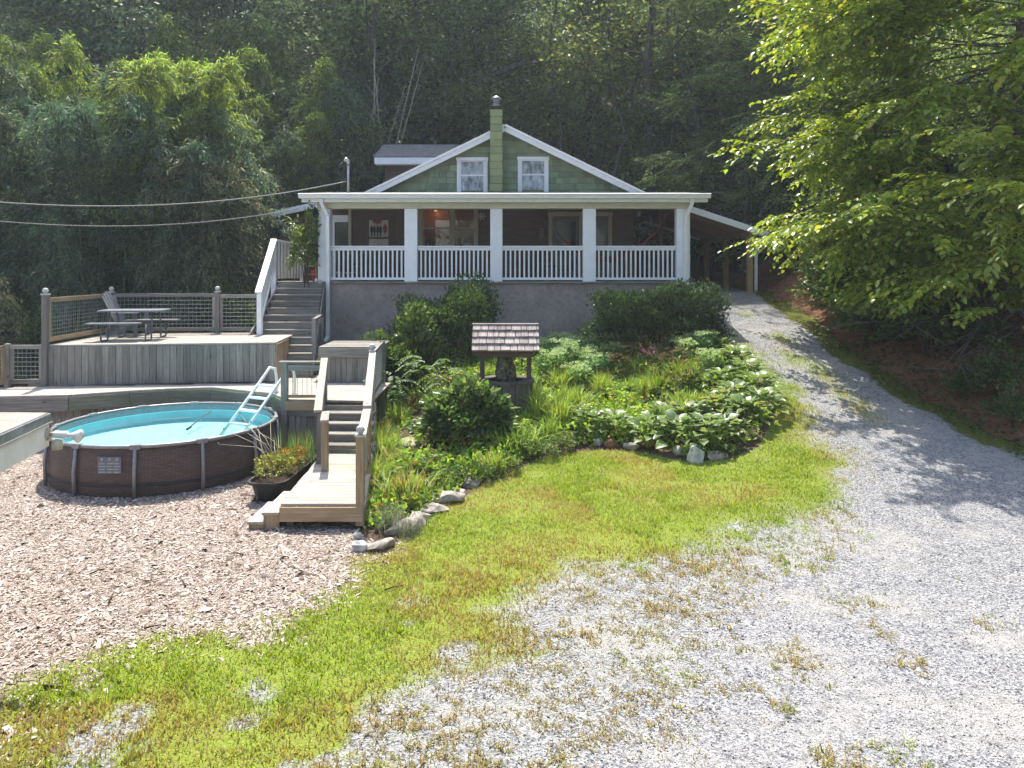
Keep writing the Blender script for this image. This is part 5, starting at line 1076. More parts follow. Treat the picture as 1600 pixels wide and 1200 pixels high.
V, Fc = scatter(*LEAF7, pos[rest], ex[rest], ey[rest], ez[rest]); tag(obj('crown', tri_mesh('crown', V, Fc, LEAFG, np.repeat(c[rest], 7, 0)), t, M), kind='stuff')
lm = [tri_mesh('leaf', LEAF7[0], LEAF7[1], LEAFG, np.tile(np.array(q), (7, 1))) for q in ((.15, .22, .035), (.19, .26, .04), (.26, .30, .05))]
for i in near:
    M_ = Matrix(((ex[i][0], ey[i][0], ez[i][0], wp[i][0]), (ex[i][1], ey[i][1], ez[i][1], wp[i][1]), (ex[i][2], ey[i][2], ez[i][2], wp[i][2]), (0, 0, 0, 1))); obj('leaf', lm[i % 3], t, M_)
# ---------------------------------------------------------------- bamboo
def bamboo(seed, h, lean, nl, tint, alt, pa, base=.2):
    r = np.random.default_rng(seed); t_ = np.linspace(0, 1, 16); P_ = np.stack([lean*h*(t_**2.6), .12*np.sin(t_*3+seed)*t_, h*(t_-.10*t_**4*abs(lean)*2.2)], 1)
    cv = tube_vf([Vector(p) for p in P_], [.032*(1-.8*t)+.006 for t in t_], 7)
    nb = 44; tb = base+(1-base)*np.sort(r.random(nb)**.8); ang = r.uniform(0, 6.28, nb); L = (.45+.9*np.sin(np.pi*np.clip(tb, 0, 1))**.8)*r.uniform(.6, 1.15, nb)
    o = np.stack([np.interp(tb, t_, P_[:, j]) for j in range(3)], 1); dr = np.stack([np.cos(ang), np.sin(ang), np.full(nb, .35)], 1)
    k = r.integers(0, nb, nl); u = r.beta(1.6, 1, nl)[:, None]; pos = o[k]+dr[k]*L[k][:, None]*u+np.array([0, 0, -1])*(L[k][:, None]*u**2*.95)+r.normal(0, .10, (nl, 3))
    d = nrm(dr[k]*.45+r.normal(0, .5, (nl, 3))+np.array([0, 0, -.75])); ex, ey, ez = leaf_axes(d, r.uniform(.13, .24, nl), r, .7)
    V, Fc = scatter(*NARROW, pos, ex, ey*1.35, ez); br = (1+r.normal(0, .25, nb))[k][:, None]; hi = (.62+.6*tb[k])[:, None]
    return cv, V, Fc, np.repeat(np.clip(tints(nl, 1, tint, r, .25, alt, pa)*br, .005, .6), 4, 0)
bk = []
for i, (h, lean, nl, tint, alt, pa) in enumerate(((8.6, .16, 3800, (.085, .135, .068), (.2, .23, .11), .12), (7.4, .22, 3600, (.078, .13, .075), (.18, .23, .12), .12), (9.6, .12, 4200, (.15, .22, .055), (.28, .33, .07), .18), (6.0, .2, 3200, (.11, .14, .075), (.29, .26, .15), .25))):
    cv, V, Fc, c = bamboo(300+i, h, lean, nl, tint, alt, pa, (.22, .18, .3, .1)[i]); t = thing('bamboo', 'green bamboo', 'bamboo', (0, 0, 0)); mesh_obj('culm', cv[0], cv[1], CULM, t, True); obj('foliage', tri_mesh('foliage', V, Fc, LEAF, c), t); bk.append((t, [False]))
BL = ('dark arching bamboo in the grove behind the upper deck', 'drooping bamboo with bluish foliage in the grove', 'tall bright-topped bamboo in the grove behind the deck', 'short tawny-tipped bamboo at the edge of the grove'); BG = ('arching bamboo', 'drooping bamboo', 'bright-topped bamboo', 'tawny-tipped bamboo')
rb = np.random.default_rng(8); n_b = 0
for row, (y, x0, x1, m) in enumerate(((22.6, -16.5, -8.6, 17), (23.9, -17.8, -8.4, 19), (25.4, -19, -9.6, 18), (27.5, -20.5, -9.0, 17), (30.5, -22.5, -6.3, 18), (33.5, -24, -6, 15))):
    for i in range(m):
        x = x0+(x1-x0)*(i+.5)/m+rb.uniform(-.35, .35); yy = y+rb.uniform(-.5, .5); k = int(rb.choice(4, p=[.38, .3, .2, .12]))
        if row == 0: k = int(rb.choice(4, p=[.3, .4, .05, .25]))
        if -15 < x < -10.5 and row > 1: k = 2 if rb.random() < .6 else k
        s = rb.uniform(.88, 1.12)*(1.0 if row < 4 else 1.15); place_tree(*bk[k], x, yy, rb.uniform(-2.6, -.5) if rb.random() < .75 else rb.uniform(0, 6.28), s, BL[k], BG[k], -.1)
# tawny edge of the grove by the side wing, low growth at its foot
for x, y, k, s in ((-9.0, 22.4, 3, 1.05), (-9.6, 23.2, 3, 1.15), (-8.7, 26.6, 3, 1.1), (-8.2, 28.4, 2, .85), (-7.2, 30.0, 3, 1.1), (-14.9, 19.4, 1, .72), (-13.3, 18.9, 3, .6), (-12.6, 20.6, 1, .62)): place_tree(*bk[k], x, y, rb.uniform(-2.4, -.6), s, BL[k], BG[k], -.1)
for i, (xa, ya, xb, yb_) in enumerate(((590, 300, 634, 130), (610, 250, 655, 70), (572, 315, 590, 140), (553, 330, 592, 120), (582, 300, 586, 60), (597, 300, 583, 90), (528, 310, 502, 150), (625, 240, 660, 100), (150, 520, 172, 300), (222, 470, 205, 250), (343, 330, 385, 200), (330, 460, 360, 320), (255, 480, 262, 330), (290, 470, 300, 300), (120, 500, 130, 330))):
    y = 31. if i < 8 else 22.3; a, b = P(xa, ya, y), P(xb, yb_, y+.4); a = a+(a-b).normalized()*max(0, (a.z-float(gz(a.x, y)))*.75); m_ = (a+b)/2+Vector((rb.normal(0, .1), 0, 0))
    cu = thing('bamboo_pole', 'leafless pale dead bamboo pole leaning behind the dormer' if i < 8 else 'bare green bamboo pole showing through the dark grove', 'bamboo', a, 'dead bamboo poles' if i < 8 else 'bare bamboo poles'); tube('culm', [a, a.lerp(m_, .5), m_, m_.lerp(b, .5), b], [.036, .034, .03, .024, .014], DEADCULM if i < 8 else CULM, cu, 7)
    for j in range(7 if i < 8 else 2):
        q = a.lerp(b, .45+.075*j); e = q+Vector((rb.choice([-1, 1])*rb.uniform(.25, .6), rb.normal(0, .2), rb.uniform(.5, .9))); tube('side_twig', [q, q.lerp(e, .5)+Vector((0, 0, -.03)), e], [.009, .006, .003], DEADCULM if i < 8 else CULM, cu, 4)
# ---------------------------------------------------------------- shrubs and garden plants
def shrub_mesh(seed, rx, ry, h, nl, ls, tint, alt, pa, templ=LEAF4, upd=.5, lump=.28, tl=.5):
    r = np.random.default_rng(seed); u = r.uniform(0, 6.283, nl); v = np.arccos(r.uniform(-.15, 1, nl)); rad = r.uniform(.35, 1, nl)**.4
    D = np.stack([np.sin(v)*np.cos(u), np.sin(v)*np.sin(u), np.cos(v)], 1); nz = 1+lump*(np.sin(D[:, 0]*5+seed)+np.sin(D[:, 1]*6+seed*2)+np.sin(D[:, 2]*7+D[:, 0]*4))/1.8+r.normal(0, .06, nl)
    pos = D*np.array([rx, ry, h*.62])*(rad*nz)[:, None]+np.array([0, 0, h*.36]); pos[:, 2] = np.abs(pos[:, 2])
    ex, ey, ez = leaf_axes(D+r.normal(0, .6, (nl, 3))+np.array([0, 0, upd]), ls*r.uniform(.65, 1.3, nl), r, tl); V, Fc = scatter(*templ, pos, ex, ey, ez)
    patch = 1+.35*np.sin(D[:, 0]*9+seed)*np.sin(D[:, 2]*8+D[:, 1]*7); return V, Fc, np.repeat(np.clip(tints(nl, 1, tint, r, .25, alt, pa)*patch[:, None], .006, .7), len(templ[0]), 0)
def stems_vf(seed, rx, ry, h, n, r0=.012):
    r = np.random.default_rng(seed); return join_vf([tube_vf([(r.normal(0, .05), r.normal(0, .05), -.05), (x*.5, y*.5, h*.4), (x, y, h*.8)], [r0, r0*.7, r0*.3], 5, False) for x, y in zip(r.normal(0, rx*.45, n), r.normal(0, ry*.45, n))])
def plant(name, label, cat, px, crown, leaf, stems=None, group=None, rz=0, s=1, extra=None):
    loc = G(*px) if len(px) == 2 else px; t = thing(name, label, cat, (0, 0, 0), group); obj('foliage', tri_mesh('foliage', crown[0], crown[1], leaf, crown[2]), t)
    if stems: mesh_obj('stems', stems[0], stems[1], STEM, t, True)
    if extra: tag(obj(extra[0], tri_mesh(extra[0], extra[1], extra[2], extra[4], extra[3]), t), kind='stuff')
    place_first(t, loc, rz, s); return t
at3 = lambda px, Y: (sx(px, Y), Y, float(gz(sx(px, Y), Y)))
YEW = (.045, .08, .03)
plant('yew_shrub', 'broad dark evergreen shrub below the right end of the porch', 'shrub', at3(1030, 18.2), shrub_mesh(401, 1.72, 1.05, 1.7, 17000, .09, YEW, (.05, .085, .02), .2, NARROW if False else LEAF4, .9, .22), LEAFD, stems_vf(1, 1.2, .8, 1.4, 14, .03))
plant('evergreen_shrub', 'tall feathery dark green shrub against the stucco foundation', 'shrub', at3(706, 18.9), shrub_mesh(402, 1.35, .8, 1.75, 13000, .09, (.055, .10, .03), (.12, .19, .045), .3, LEAF4, .9, .34), LEAFD, stems_vf(2, .8, .5, 1.6, 12, .025))
plant('leafy_shrub', 'loose leafy green shrub beside the boxed bench', 'shrub', at3(636, 17.9), shrub_mesh(403, .95, .75, 1.7, 5600, .12, (.07, .125, .032), (.15, .21, .045), .3, LEAF7, .4, .36), LEAFG, stems_vf(3, .6, .5, 1.3, 12, .018))
plant('peony_bush', 'rounded dark leafy bush in front of the wishing well', 'shrub', at3(728, 13.75), shrub_mesh(404, .88, .72, 1.12, 5200, .125, (.08, .15, .04), (.22, .27, .09), .25, NARROW and LEAF4, .3, .25), LEAFG, stems_vf(4, .5, .4, .8, 14, .012))
def blades(seed, n, h, wd, spread, tint, alt, pa, arch=.8):
    r = np.random.default_rng(seed); a = r.uniform(0, 6.283, n); L = h*r.uniform(.6, 1.15, n); out = np.abs(r.normal(.35, .28, n))*arch; b0 = r.normal(0, spread, (n, 2)); V = []
    hd = np.stack([np.cos(a), np.sin(a)], 1); sd = np.stack([-hd[:, 1], hd[:, 0]], 1); seg = np.linspace(0, 1, 5)
    rows = []
    for t in seg:
        rad = L*out*(t**1.7); zz_ = L*(t-.42*out*t**2.6); w_ = wd*(1-t**2.2)*.5+.0008
        for s in (-1, 1): rows.append(np.stack([b0[:, 0]+hd[:, 0]*rad+sd[:, 0]*w_*s, b0[:, 1]+hd[:, 1]*rad+sd[:, 1]*w_*s, np.maximum(zz_, .01)], 1))
    V = np.stack(rows, 1).reshape(-1, 3); tf = np.array([f for q in range(4) for f in ((2*q, 2*q+1, 2*q+3), (2*q, 2*q+3, 2*q+2))]); Fc = (tf[None]+(np.arange(n)*10)[:, None, None]).reshape(-1, 3)
    return V, Fc, tints(n, 10, tint, r, .2, alt, pa)
def heads(seed, n, rx, ry, z0, z1, rad, tint, flat=.35, per=26, jit=.3):
    r = np.random.default_rng(seed); c0 = np.stack([r.uniform(-rx, rx, n), r.uniform(-ry, ry, n), r.uniform(z0, z1, n)], 1); k = np.repeat(np.arange(n), per); off = r.normal(0, 1, (len(k), 3))*rad*np.array([.5, .5, .5*flat])
    d = off+np.array([0, 0, rad]); ex, ey, ez = leaf_axes(d, np.full(len(k), rad*.42), r, .8); V, Fc = scatter(*LEAF4, c0[k]+off, ex, ey*1.6, ez); return c0, V, Fc, tints(len(k), 4, tint, r, .2)
Z0 = lambda t, a: None
GRN, LIME = (.17, .27, .05), (.30, .42, .08)
# strap-leaved clumps
BLD = [blades(500, 150, .78, .03, .12, LIME, (.36, .36, .09), .2, 1.35), blades(501, 130, .70, .028, .12, (.2, .31, .06), LIME, .3, 1.4), blades(502, 170, .64, .022, .16, (.24, .31, .07), (.40, .26, .1), .2, 1.3), blades(503, 260, .30, .006, .09, (.17, .21, .14), (.30, .27, .17), .3, 1.1), blades(504, 120, .75, .024, .10, (.04, .075, .035), (.06, .1, .03), .2, .45)]
def clump(px, v, s, label, cat='plant', group=None, rz=None, name='daylily_clump'):
    return plant(name, label, cat, px, BLD[v], GRASS, None, group, random.uniform(0, 6) if rz is None else rz, s)
clump((632, 790), 2, 1.0, 'bushy grass clump with rusty tips beside the boardwalk newel', name='grass_clump'); clump((612, 828), 3, 1.15, 'low blue-grey tufted grass by the edging stones', name='fescue_tuft'); clump((640, 838), 3, .8, 'small second blue-grey grass tuft by the edging stones', name='fescue_tuft')
clump((622, 668), 0, .75, 'bright yellow-green fountain of grassy leaves beside the stair rail', name='grass_clump')
DLG = 'daylilies beside the stairs'
for px, s, v in (((590, 725), .95, 0), ((605, 742), .85, 2), ((588, 765), .7, 0), ((612, 712), .75, 1), ((596, 690), .8, 2), ((602, 655), .7, 1)): clump(px, v, s, 'strappy yellow-green leaves growing along the outside of the stair rail', group=DLG)
for px, s, v in (((845, 660), .95, 0), ((875, 670), .95, 0), ((900, 650), .9, 0), ((860, 690), .85, 1), ((885, 640), .9, 1), ((835, 635), .8, 0)): clump(px, v, s, 'tall lime strappy clump right of the wishing well', group='daylilies right of the well')
for px, s, v in (((712, 645), .85, 0), ((735, 640), .9, 0), ((690, 640), .8, 1)): clump(px, v, s, 'lime strappy clump left of the wishing well', group='daylilies left of the well')
for px, s, v in (((800, 715), .9, 1), ((822, 706), .85, 1), ((790, 690), .8, 1), ((770, 742), .6, 0)): clump(px, v, s, 'arching green strappy clump in front of the wishing well', group='daylilies before the well')
for px, s, v in (((1010, 620), .7, 0), ((1035, 610), .7, 2), ((985, 640), .6, 2), ((940, 610), .6, 1), ((965, 590), .6, 2), ((1045, 590), .6, 1)): clump(px, v, s, 'thin yellowing strappy clump among the hostas', group='strappy clumps among hostas')
for px, s in (((868, 532), 1.0), ((890, 530), 1.05), ((915, 535), .9), ((975, 545), .8)): clump(px, 4, s, 'upright dark iris leaves under the stucco wall', group='irises by the wall', name='iris_clump')
rc_ = np.random.default_rng(64)
for i in range(34):
    while True:
        x, y = rc_.uniform(-.9, 4.2), rc_.uniform(14.3, 17.6)
        if sdist(np.array([x]), np.array([y]), GARDEN)[0] > .5 and math.hypot(x-wx, y-wy) > .8: break
    clump((x, y, float(gz(x, y))), int(rc_.choice([0, 0, 1, 2])), rc_.uniform(.5, .85), 'lime strappy clump among the flowers in the middle of the bed', group='strappy clumps in mid bed')
# sedum: mounded stems with flat pale heads
def sedum(seed, tint, head):
    fo = shrub_mesh(seed, .34, .3, .52, 900, .075, tint, None, 0, LEAF7, .4, .12); c0, V, Fc, c = heads(seed, 22, .32, .28, .46, .62, .075, head); return fo, ('flower_heads', V, Fc, c, PETAL)
SE = [sedum(520, (.20, .31, .11), (.46, .56, .27)), sedum(521, (.17, .29, .12), (.42, .53, .27))]
for i, (px, s) in enumerate((((860, 590), 1.1), ((885, 575), 1.15), ((910, 585), 1.1), ((930, 565), 1.1), ((905, 610), 1.0), ((935, 595), 1.05), ((955, 575), 1), ((845, 565), .95), ((875, 555), .95), ((900, 560), .95), ((1075, 570), 1.0), ((1100, 560), 1.05), ((1110, 585), .9), ((1055, 555), .9))):
    plant('sedum_plant', 'mounded sedum with flat pale green heads right of the well' if i < 10 else 'pale sedum mound near the drive in front of the yew', 'plant', px, SE[i % 2][0], LEAF, stems_vf(530+i, .3, .25, .5, 12, .006), 'sedums by the well' if i < 10 else 'sedums by the yew', random.uniform(0, 6), s, SE[i % 2][1])
# coneflowers gone brown and pink
def cone(seed, col_):
    fo = shrub_mesh(seed, .3, .26, .42, 520, .085, (.13, .19, .05), (.24, .18, .09), .2, LEAF4, .5, .2); c0, V, Fc, c = heads(seed, 14, .3, .26, .5, .75, .05, col_, .5, 22); return fo, ('flower_heads', V, Fc, c, PETAL)
CO = [cone(540, (.42, .16, .28)), cone(541, (.24, .16, .09)), cone(542, (.38, .2, .08))]
for i, (px, v) in enumerate((((955, 555), 0), ((980, 548), 0), ((1005, 560), 0), ((1020, 548), 1), ((1040, 565), 2), ((990, 580), 1), ((1015, 590), 0), ((1035, 600), 1), ((1060, 590), 1), ((970, 600), 2), ((1078, 610), 1))):
    plant('coneflower', ('pink coneflowers on thin stems before the yew', 'brown seed-headed coneflowers in the middle of the bed', 'rusty orange coneflowers in the bed')[v], 'plant', px, CO[v][0], LEAF, stems_vf(550+i, .3, .25, .7, 14, .005), ('pink coneflowers', 'brown coneflowers', 'rusty coneflowers')[v], random.uniform(0, 6), 1.0, CO[v][1])
# hostas, every leaf a piece
def hosta_leaf(c1, c2):
    V, c = [], []; n = 6
    for i in range(n+1):
        t = i/n; w_ = .40*math.sin(math.pi*t**.75)**.9*(1-.15*t); z_ = .30*t-.55*t*t
        for s, k in ((-1, .04), (-.72, .02), (0, -.05), (.72, .02), (1, .04)): V.append((t, w_*s, z_+k*(1-abs(t-.5)))); c.append(c2 if abs(s) == 1 else c1)
    Fc = [(i*5+j, i*5+5+j, i*5+6+j, i*5+1+j) for i in range(n) for j in range(4)]; return tri_mesh('hosta_leaf', V, Fc, LEAFG, np.array(c), True)
HL = [hosta_leaf((.13, .21, .06), (.42, .47, .26)), hosta_leaf((.16, .25, .065), (.46, .5, .28)), hosta_leaf((.11, .18, .065), (.34, .41, .22)), hosta_leaf((.26, .30, .05), (.40, .40, .12))]
def hosta(loc, s, label, group, seed, n=30, pale=0):
    r = np.random.default_rng(seed); t = thing('hosta', label, 'plant', loc, group)
    for k in range(n):
        g = (k+.5)/n; a = k*2.4+r.normal(0, .2); el = R(78)*(1-g)**.8-.15; rr = s*(.10+.30*g); L = s*(.18+.06*r.random()); hz = s*(.42-.30*g**1.4)
        M_ = Matrix.Translation(Vector(loc)+Vector((math.cos(a)*rr, math.sin(a)*rr, hz))) @ Matrix.Rotation(a, 4, 'Z') @ Matrix.Rotation(-el*.55+r.normal(0, .12), 4, 'Y') @ Matrix.Rotation(r.normal(0, .25), 4, 'X') @ Matrix.Scale(L, 4); obj('leaf', HL[3] if r.random() < .05 else HL[(k+seed) % 3], t, M_)
    st = stems_vf(seed, s*.3, s*.3, s*.4, 12, .006); mesh_obj('stems', st[0], st[1], STEM, t, True, Matrix.Translation(Vector(loc)))
hs = [((922, 682), .95, 0), ((958, 684), .95, 0), ((905, 668), .8, 0), ((1022, 694), 1.0, 1), ((1062, 700), 1.1, 1), ((1100, 702), 1.1, 1), ((1130, 692), .95, 1), ((1080, 672), 1.0, 1), ((1040, 668), .9, 1), ((1165, 668), 1.05, 2), ((1190, 650), 1.0, 2), ((1182, 622), 1.0, 2), ((1165, 598), .95, 2), ((1150, 575), .9, 2), ((1148, 640), 1.0, 2), ((1130, 610), .9, 2), ((1120, 655), .9, 2), ((1128, 556), .8, 2)]
for i, (px, s, g) in enumerate(hs):
    hosta(G(*px), s*1.08, ('pale-edged hosta in the small group left of the brown stone', 'large pale-edged hosta in the mound behind the white boulder', 'pale-edged hosta in the drift along the drive side')[g], ('hostas left of the brown stone', 'hostas behind the white boulder', 'hostas along the drive')[g], 600+i, 36)
# low filler over the whole bed
r = np.random.default_rng(77); n = 78000; X = r.uniform(-3, 5.8, n); Y = r.uniform(9.8, 20.3, n); k = (sdist(X, Y, GARDEN) > .12) & (r.random(n) < .25+.9*sstep(.38, .6, fbm(X, Y, 1.2, 88))) & (np.hypot(X-wx, Y-wy) > .62)
pathd = np.min([np.hypot(X-a, Y-b) for a, b in (G(640, 712)[:2], G(640, 688)[:2], G(652, 668)[:2], G(662, 650)[:2])], axis=0); k &= pathd > .33; X, Y = X[k], Y[k]; n = len(X)
hh = (.05+.42*r.random(n)*fbm(X, Y, .9, 90))*sstep(.1, .7, sdist(X, Y, GARDEN)+.25); d = r.normal(0, .7, (n, 3))+np.array([0, 0, .5]); ex, ey, ez = leaf_axes(d, r.uniform(.05, .12, n), r, .45)
V, Fc = scatter(*LEAF4, np.stack([X, Y, gz(X, Y)+hh], 1), ex, ey*1.25, ez); m = fbm(X, Y, .8, 91)[:, None]; c = tints(n, 1, (.22, .34, .065), r, .3, (.3, .18, .07), .05)*(.6+.9*m)
tag(obj('ground_cover', tri_mesh('ground_cover', V, Fc, LEAF, np.repeat(np.clip(c, .01, .6), 4, 0))), 'mixed low leafy ground cover filling the flower bed', 'ground cover', None, 'stuff')
for i, (px, s, lb, tint) in enumerate((((742, 752), .8, 'low green mat plant at the lawn edge below the dark bush', (.06, .11, .025)), ((700, 762), .75, 'small leafy mat at the lawn edge near the edging stones', (.075, .13, .03)), ((790, 735), .8, 'dense speckled mat plant at the lawn edge before the well', (.085, .14, .035)), ((840, 715), .85, 'variegated mat plant left of the small hosta group', (.12, .18, .06)), ((880, 702), .75, 'pale mat plant touching the small hosta group', (.13, .18, .06)), ((1135, 712), .6, 'dark trailing mat plant right of the white boulder', (.05, .09, .025)), ((660, 740), .6, 'low herb beside the flat stepping stones', (.10, .15, .05)), ((690, 690), .7, 'grey-green herb behind the stepping stones', (.12, .16, .08)), ((625, 625), .9, 'ferny green plant beside the upper stair rail', (.06, .11, .025)), ((655, 640), .7, 'rust-tinged low plant left of the well', (.17, .09, .035)), ((690, 605), .8, 'rusty foliage clump left of the well roof', (.15, .10, .04)), ((1085, 640), .7, 'dark purple-green plant among the hostas', (.05, .075, .035)), ((600, 640), .7, 'bright leafy plant against the stair fence', (.10, .17, .03)))):
    plant('mat_plant', lb, 'plant', px, shrub_mesh(700+i, .42, .32, .34, 900, .06, tint, (.25, .27, .12), .12, LEAF4, .5, .25), LEAF, None, None, i, s)
# sumac-like compound fronds between shrub and bench
for i, (px, Y, s, lb) in enumerate(((660, 16.2, 1.0, 'tall plant with feathered compound leaves before the foundation shrub'), (700, 15.8, .9, 'spreading feathered compound leaf plant near the well roof'), (615, 16.0, 1.1, 'feathered compound leaf plant beside the bench'))):
    r = np.random.default_rng(720+i); pos, d = [], []
    for fi, a in enumerate(r.uniform(0, 6.28, 7)):
        for j in range(11):
            u = (j+1)/11; c_ = np.array([math.cos(a), math.sin(a), 0]); p = c_*(.55*u)+np.array([0, 0, .45+.09*fi+.35*u-.45*u*u]); sd = np.array([-math.sin(a), math.cos(a), 0])
            for w_ in (-1, 1): pos.append(p+sd*w_*.01); d.append(sd*w_+c_*.35-np.array([0, 0, .2]))
    pos, d = np.array(pos), np.array(d); ex, ey, ez = leaf_axes(d, np.full(len(pos), .13), r, .15); V, Fc = scatter(*LEAF4, pos, ex, ey*.8, ez)
    plant('compound_leaf_plant', lb, 'plant', at3(px, Y), (V, Fc, tints(len(pos), 4, (.10, .17, .05), r, .15)), LEAF, stems_vf(725+i, .1, .1, .95, 5, .01), None, i*1.1, s)
# potted citrus-like tree on the landing
plant('potted_shrub', 'slender leafy shrub in front of the left porch corner', 'shrub', (sx(478, 20.3), 20.3, FL-.1), shrub_mesh(741, .36, .34, 2.0, 1500, .10, (.09, .15, .028), (.17, .22, .04), .3, LEAF7, .2, .4), LEAFG, stems_vf(742, .25, .25, 1.9, 7, .015))
for i, (px, h) in enumerate(((548, .75), (567, .8), (592, .95), (530, .7), (625, .5))): plant('porch_plant', 'dark spiky potted plant behind the porch railing', 'plant', (sx(px, 21.2), 21.2+.2*(i % 2), FL+.25), blades(750+i, 40, h, .03, .04, (.03, .06, .03), (.05, .1, .03), .3, .7), GRASS, None, 'porch plants')
for i, px in enumerate((548, 567, 592, 530, 625)): tag(lathe('plant_pot', [(.09, 0), (.13, .24), (.14, .24), (.14, .27)], (sx(px, 21.2), 21.2+.2*(i % 2), FL), (STONEW, TERRA, BLACKPL)[i % 3], None, 16), ('pale', 'terracotta', 'black')[i % 3]+' plant pot behind the left porch railing', 'pot', 'porch pots '+str(i % 3))
# shrubs on the clay bank under the beech
for i, (px, y, s) in enumerate(((1330, 19.5, 1.0), (1385, 18.4, 1.2), (1430, 17.4, 1.2), (1290, 21.5, .7), (1420, 19.8, 1.5), (1355, 17.6, .8), (1500, 18.6, 1.5), (1560, 14.2, .55), (1340, 22.5, 1.2), (1395, 22, 1.4), (1350, 18.6, 1.0), (1405, 17.2, .9), (1450, 16.2, .85), (1310, 20.4, .8), (1440, 18.6, 1.4), (1475, 17.8, 1.2), (1375, 20.5, 1.2), (1325, 24, 1.2), (1545, 15.4, .4), (1500, 14.6, .3), (1580, 13.4, .35))):
    x = sx(px, y); plant('bank_shrub', 'dark leafy shrub rooted in the clay bank under the overhanging tree', 'shrub', (x, y, float(gz(x, y))), shrub_mesh(760+i, .85, .8, 1.5, 1500, .12, (.07, .125, .035), (.13, .18, .045), .3, LEAF7, .1, .35), LEAFG, stems_vf(770+i, .6, .6, 1.2, 10, .014), 'bank shrubs', i, s*1.2)
for i, (px, y, h) in enumerate(((1215, 25.5, 2.2), (1250, 24, 2.0), (1190, 31, 2.6), (1120, 31.5, 2.4), (1150, 32.5, 2.8), (1090, 31, 2.2), (1240, 27, 2.6), (1285, 25, 2.4))):
    x = sx(px, y); plant('woodland_shrub', 'leafy woodland shrub growing above the carport and bank', 'shrub', (x, y, float(gz(x, y))-.1), shrub_mesh(780+i, 1.2, 1.1, h, 2200, .14, (.045, .08, .022), YG, .12, LEAF4, .2, .35), LEAF, stems_vf(790+i, .8, .8, h*.8, 9, .02), 'woodland shrubs', i, 1)
for i, (x, y, h) in enumerate(((-9.3, 20.4, 1.9), (-8.3, 20.9, 2.3), (-10.9, 20.3, 1.5), (-7.5, 21.6, 2.0), (-12.4, 19.6, 1.6), (-13.2, 17.6, 1.8))):
    plant('grove_shrub', 'shadowy leafy shrub at the foot of the bamboo', 'shrub', (x, y, float(gz(x, y))-.1), shrub_mesh(800+i, .9, .8, h, 1900, .11, (.05, .09, .026), (.11, .16, .035), .25, LEAF4, .2, .35), LEAF, stems_vf(810+i, .6, .6, h*.8, 9, .016), 'grove shrubs', i, 1)
# ---------------------------------------------------------------- stock tank planter
tk = thing('trough_planter', 'black stock tank used as a planter beside the boardwalk', 'planter', (-3.72, 12, 0))
def rrect(hx, hy, rad, n=5): return [(sx_*(hx-rad)+rad*math.cos(a0+q*math.pi/2/n), sy*(hy-rad)+rad*math.sin(a0+q*math.pi/2/n)) for sx_, sy, a0 in ((1, 1, 0), (-1, 1, math.pi/2), (-1, -1, math.pi), (1, -1, 1.5*math.pi)) for q in range(n+1)]
V, Fc = [], []; lv = ((.23, .95, .06), (.27, 1.02, .30), (.31, 1.06, .30), (.31, 1.06, .335), (.28, 1.03, .335), (.26, 1.0, .25))
for hx, hy, z_ in lv: V += [(-3.72+a+.06*(b/1.06), 12.05+b, z_) for a, b in rrect(hx, hy, .2)]
m_ = 24
for i in range(len(lv)-1):
    for q in range(m_): a, b_ = i*m_+q, i*m_+(q+1) % m_; Fc.append((a, b_, b_+m_, a+m_))
Fc.append(tuple(range(m_))[::-1]); mesh_obj('tank', V, Fc, BLACKPL, tk); mesh_obj('soil', [(-3.72+a+.06*(b/1.06), 12.05+b, .28) for a, b in rrect(.265, 1.0, .2)], [tuple(range(m_))], SOIL, tk)
for a in (-1, 1):
    for b in (-1, 1): tube('leg', [(-3.72+a*.24, 12.05+b*.8, .1), (-3.72+a*.29, 12.05+b*.86, -.02)], .022, BLACKPL, tk, 6)
TL = (('upright green grassy leaves at the back of the trough', blades(820, 190, .55, .012, .18, (.11, .19, .06), (.2, .22, .06), .2, .5), (-3.66, 12.55, .28)), ('yellowish leafy plant at the front of the trough', shrub_mesh(821, .28, .4, .36, 900, .05, (.16, .19, .05), (.33, .31, .10), .2, LEAF4, .5, .25), (-3.77, 11.5, .28)), ('orange-flowered leafy plant in the middle of the trough', shrub_mesh(822, .28, .4, .34, 900, .05, (.15, .17, .04), (.42, .15, .03), .18, LEAF4, .5, .25), (-3.7, 12.0, .28)))
for lb, cr, loc in TL: plant('trough_plant', lb, 'plant', loc, cr, LEAF, None)
dry = thing('dry_flower_stalks', 'thin dry pale stalks arching left out of the trough', 'plant', (-3.85, 11.7, .3)); r = np.random.default_rng(823)
for k in range(13):
    e = Vector((-3.85-r.uniform(.2, 1.05), 11.7+r.uniform(-.4, .9), .55+r.uniform(.1, .75))); o_ = Vector((-3.8+r.normal(0, .08), 11.8+r.normal(0, .3), .3)); tube('stalk', [o_, o_.lerp(e, .5)+Vector((0, 0, .12)), e], [.006, .005, .003], DEADCULM, dry, 4); lathe('seed_head', [(.004, 0), (.014, .01), (.012, .025), (.003, .035)], e, plain('mauve_seed_head', (.24, .19, .24), .8) if k == 0 else bpy.data.materials['mauve_seed_head'], dry, 7)
